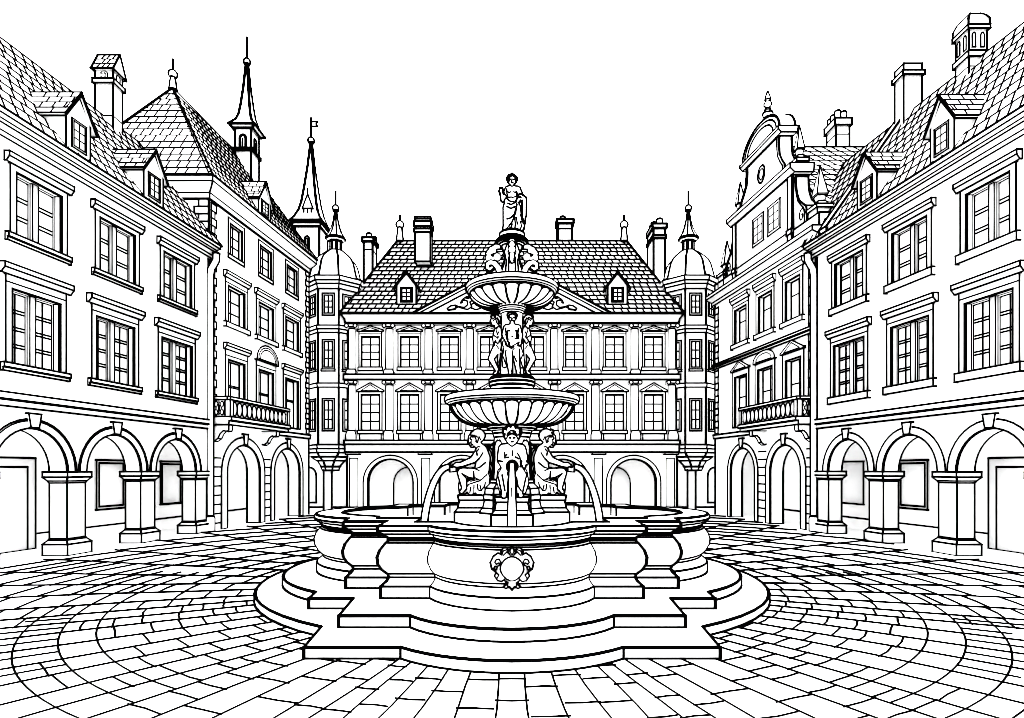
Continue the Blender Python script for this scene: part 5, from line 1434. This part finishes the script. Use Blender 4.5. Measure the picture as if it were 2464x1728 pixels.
def standing_front():
    Y = CY-.42; t = thing('standing_statue', (0, Y, 5.48), 'stone woman standing full face before the upper fountain shaft, cloth round her hips', 'statue', 'standing statues between the fountain bowls')
    P = PX(4.471, 1040, 700, 0, Y); g = lambda x, y, dy=0: (P(x, y)[0], Y+dy, P(x, y)[2])
    caps = []; ells = []
    face(ells, caps, g(858, 290), (0, -1, 0), .21)
    caps += [(g(858, 340, .03), .045, g(858, 375, .03), .055), (g(805, 392, .03), .07, g(910, 392, .03), .07), (g(858, 400, .04), .12, g(858, 470, .04), .1), (g(858, 470, .04), .105, g(858, 560, .05), .125), (g(830, 590, .05), .1, g(890, 590, .05), .1),
             (g(795, 390, .03), .055, g(768, 470, .0), .042), (g(768, 470), .042, g(800, 560, -.1), .03), (g(922, 390, .03), .055, g(950, 480, .0), .042), (g(950, 480), .042, g(945, 560, -.08), .03),
             (g(828, 600, .04), .1, g(828, 740, -.02), .068), (g(828, 740, -.02), .065, g(840, 870, .03), .042), (g(892, 600, .04), .1, g(905, 740, .0), .068), (g(905, 740), .062, g(925, 870, .03), .042),
             (g(838, 885, .03), .035, g(835, 897, -.06), .03), (g(925, 885, .03), .035, g(930, 897, -.06), .03)]
    hand(caps, g(800, 560, -.1), (.3, -.2, -.8), (0, -1, 0), .7); hand(caps, g(945, 560, -.08), (-.3, -.2, -.8), (0, -1, 0), .7)
    mk = [[(838, 288), (850, 288)], [(866, 288), (878, 288)], [(850, 318), (868, 318)], [(858, 295), (855, 306)], [(815, 425), (835, 430)], [(890, 430), (912, 425)], [(857, 488), (859, 494)], [(860, 655), (858, 760), (850, 880)], [(880, 700), (905, 760)], [(790, 400), (785, 440), (800, 470)], [(925, 400), (925, 470)], [(795, 520), (830, 555)]]
    figure('body', 'stone', t, None, caps, ells, .014, 4.4, marks_of(P, mk, 3.0)+marks_of(P, [[(828, 300), (836, 262), (858, 252), (882, 262), (890, 300)], [(835, 262), (858, 240), (882, 262)]], 2.8))
    hair_cap('hair', (P(858, 280)[0], Y+.04, P(858, 280)[2]), (0, -1, 0), .24, t, 4.4, 6, .014, marks=marks_of(P, [[(825, 290), (835, 255), (858, 248), (882, 255), (892, 290)]], 2.6))
    caps = [(g(800, 570, -.02), .1, g(920, 560, -.02), .1), (g(810, 610, .0), .1, g(900, 600, .0), .1), (g(955, 560, .06), .05, g(965, 800, .08), .05), (g(770, 560, .08), .05, g(775, 800, .08), .045)]
    figure('drapery', 'stone', t, None, caps, [], .014, 3.6, marks_of(P, [[(790, 560), (850, 600), (930, 550)], [(800, 590), (850, 620), (880, 600)], [(790, 640), (840, 655), (880, 620)], [(820, 600), (870, 605)], [(955, 600), (975, 680), (950, 740), (970, 820)], [(770, 600), (760, 700), (790, 800)]], 2.6))

def standing_side(s):
    Y = CY; t = thing('standing_statue', (s*.48, Y, 5.48), 'stone figure in profile on the %s side of the upper fountain shaft, knees bent outward' % ('left' if s < 0 else 'right'), 'statue', 'standing statues between the fountain bowls')
    P0 = PX(4.471, 1040, 700, 0, Y)
    def g(x, y, dy=0):
        q = P0(x, y); return (-s*q[0], Y+dy, q[2])
    caps = []; ells = []
    face(ells, caps, g(668, 330), (s, -.3, 0), .21)
    caps += [(g(690, 375), .05, g(702, 400), .055), (g(705, 430), .085, g(690, 500), .09), (g(690, 500), .09, g(700, 580), .1), (g(700, 580), .1, g(695, 640), .115),
             (g(715, 420, -.1), .05, g(730, 510, -.12), .04), (g(730, 510, -.12), .04, g(690, 560, -.12), .03), (g(700, 425, .12), .05, g(680, 520, .14), .04),
             (g(685, 640, -.06), .1, g(632, 735, -.08), .065), (g(632, 735, -.08), .062, g(692, 850, -.05), .042), (g(692, 875, -.05), .035, g(672, 893, -.06), .03),
             (g(700, 650, .07), .095, g(690, 760, .08), .06), (g(690, 760, .08), .055, g(725, 870, .06), .04)]
    hand(caps, g(690, 560, -.12), (s*.4, 0, -.8), (0, -1, 0), .7)
    mk = [[(625, 335), (635, 338)], [(640, 365), (650, 372)], [(690, 430), (700, 470), (715, 440)], [(680, 545), (700, 570), (730, 540)], [(690, 590), (710, 620)], [(665, 735), (690, 690)], [(700, 700), (700, 780), (725, 860)], [(740, 560), (730, 640), (760, 720)], [(660, 480), (690, 500)]]
    figure('body', 'stone', t, None, caps, ells, .014, 4.4, marks_of(g, mk, 2.6))
    hair_cap('hair', (g(676, 322)[0], Y, g(676, 322)[2]+.0), (s, -.3, 0), .24, t, 4.6, 7, .014, marks=marks_of(g, [[(640, 310), (670, 285), (700, 300), (710, 340)], [(655, 320), (680, 300), (690, 340)], [(700, 290), (720, 330)]], 2.6))
    caps = [(g(740, 560, .0), .045, g(755, 700, .0), .045), (g(755, 700, .0), .045, g(790, 860, .0), .04)]
    figure('drapery', 'stone', t, None, caps, [], .014, 3.4, marks_of(g, [[(735, 560), (755, 640), (740, 700)], [(760, 700), (775, 780), (770, 840)]], 2.4))

def goddess():
    Y = CY; t = thing('crowning_statue', (0, Y, 9.38), 'draped stone woman standing alone on top of the fountain, one hand raised', 'statue')
    P = PX(4.025, 1080, 380, 0, Y); g = lambda x, y, dy=0: (P(x, y)[0], Y+dy, P(x, y)[2])
    caps = []; ells = []
    face(ells, caps, g(610, 222), (0, -1, 0), .23)
    caps += [(g(610, 262, .02), .045, g(610, 290, .02), .055), (g(570, 300, .02), .065, g(660, 300, .02), .065), (g(610, 310, .03), .125, g(610, 370, .03), .11), (g(610, 370, .03), .115, g(612, 430, .03), .14),
             (g(565, 300, .02), .055, g(522, 405, .0), .045), (g(522, 410), .044, g(508, 350, -.08), .034), (g(668, 300, .02), .055, g(712, 400, .0), .046), (g(712, 400), .044, g(672, 415, -.1), .034),
             (g(600, 440, .03), .14, g(600, 700, .0), .14), (g(650, 500, .03), .1, g(655, 700, .0), .11)]
    hand(caps, g(508, 350, -.08), (-.1, -.1, 1), (0, -1, 0), .85); hand(caps, g(672, 415, -.1), (-.3, 0, -1), (0, -1, 0), .85)
    mk = [[(592, 208), (604, 206)], [(615, 206), (628, 208)], [(603, 236), (612, 240), (620, 236)], [(609, 215), (607, 226)], [(565, 325), (580, 335), (598, 328)], [(625, 328), (640, 334), (655, 325)], [(560, 300), (558, 345), (565, 380)], [(600, 378), (620, 388)], [(600, 270), (608, 280), (620, 272)], [(535, 330), (540, 350), (555, 375)], [(665, 360), (690, 362), (715, 375)]]
    figure('body', 'stone', t, None, caps, ells, .014, 4.6, marks_of(P, mk, 2.8)+marks_of(P, [[(585, 225), (592, 190), (612, 176), (632, 190), (640, 225)]], 2.8))
    hair_cap('hair', (g(610, 212)[0], Y+.05, g(610, 212)[2]), (0, -1, 0), .26, t, 5.0, 8, .014, marks=marks_of(P, [[(580, 215), (592, 180), (612, 168), (635, 185), (645, 215)], [(612, 165), (612, 180)], [(575, 200), (600, 165)], [(650, 200), (625, 160)]], 2.6))
    caps = [(g(575, 430, -.02), .1, g(650, 420, -.02), .09), (g(572, 480, .0), .12, g(565, 660, .0), .1), (g(565, 660), .1, g(550, 705), .075), (g(610, 480, -.01), .15, g(610, 700), .15), (g(650, 480, .0), .1, g(680, 700), .09),
            (g(690, 375, -.02), .045, g(728, 400, -.02), .05), (g(728, 400), .05, g(728, 560), .042), (g(725, 560), .042, g(712, 680), .035)]
    mk = [[(560, 395), (600, 425), (655, 430)], [(565, 440), (600, 452), (655, 430)], [(560, 470), (600, 490), (640, 470)], [(640, 490), (635, 540), (600, 580), (560, 592)], [(655, 450), (645, 530), (610, 620), (570, 670), (545, 700)], [(635, 580), (640, 640), (635, 700)], [(650, 575), (660, 640), (660, 715)], [(610, 640), (600, 690), (580, 715)], [(590, 670), (575, 705)], [(690, 440), (700, 500), (690, 560), (705, 620)], [(715, 440), (712, 540), (720, 640)], [(670, 400), (690, 390), (712, 405)], [(665, 400), (655, 470)], [(690, 620), (700, 660), (690, 690)]]
    figure('drapery', 'stone', t, None, caps, [], .014, 5.0, marks_of(P, mk, 3.2))

def jets():
    # arcs from the side cups, straight fall from the front spout
    for s in (-1, 1):
        x0 = (1232-1082)*CY/F; x1 = (1232-1021)*CY/F; z0 = 3+(HZ-1124)*CY/F; z1 = 1.58
        pts = []; rs = []
        for i in range(17):
            t = i/16; x = x0+(x1-x0)*t*1.0; z = z0+.04*t-(z0+.04-z1)*t**2.0
            x = x0+(x1-x0)*(1-(1-t)**1.25)
            pts.append((s*x, CY-.05, z)); rs.append(.055+.025*t)
        t_ = thing('water_jet', (s*x1, CY, 1.6), 'arching stream of water falling to the %s from the profile boy\'s cup' % ('left' if s < 0 else 'right'), 'water jet', 'water jets of the fountain')
        p = Part(w=4.8, contour=True, cw=5.2, thr=95, ink=False); p.tube(pts, rs, 16)
        o = p.build('stream', 'water', t_)
    t_ = thing('water_jet', (0, 13.6, 1.6), 'straight stream of water falling in front of the boy who faces the camera', 'water jet', 'water jets of the fountain')
    Y = 14.95; zc = 3+(HZ-(1000+565/4.592))*Y/F
    pts = [(0, Y-.47, zc+.02), (0, Y-.56, zc+.03), (0, Y-.66, zc-.03), (0, Y-.72, zc-.2), (0, Y-.78, zc-.6), (0, Y-.82, zc-1.0), (0, Y-.85, 1.58)]
    p = Part(w=4.6, contour=True, cw=4.8, ink=False); p.tube(pts, [.05, .05, .055, .06, .072, .085, .095], 16)
    p.line([(0, Y-.86, zc-.5), (0, Y-.9, zc-.9)], 1.6); p.line([(-.02, Y-.86, zc-.35), (-.025, Y-.9, zc-.7)], 1.3)
    p.build('stream', 'water', t_)

# ================================================================= build
pv = paving(); pv['kind'] = 'structure'; pv['label'] = 'stone paving laid in rings and rays round the fountain'; pv['category'] = 'paving'
arcaded_house('L'); arcaded_house('R')
hipped_house(); gabled_house(); church_tower()
palace(); turret(-1); turret(1)
fountain(); goddess(); standing_front(); standing_side(-1); standing_side(1)
seated_front(); seated_side(-1); seated_side(1); jets()
for o in bpy.data.objects:
    if '_loc' in o: del o['_loc']
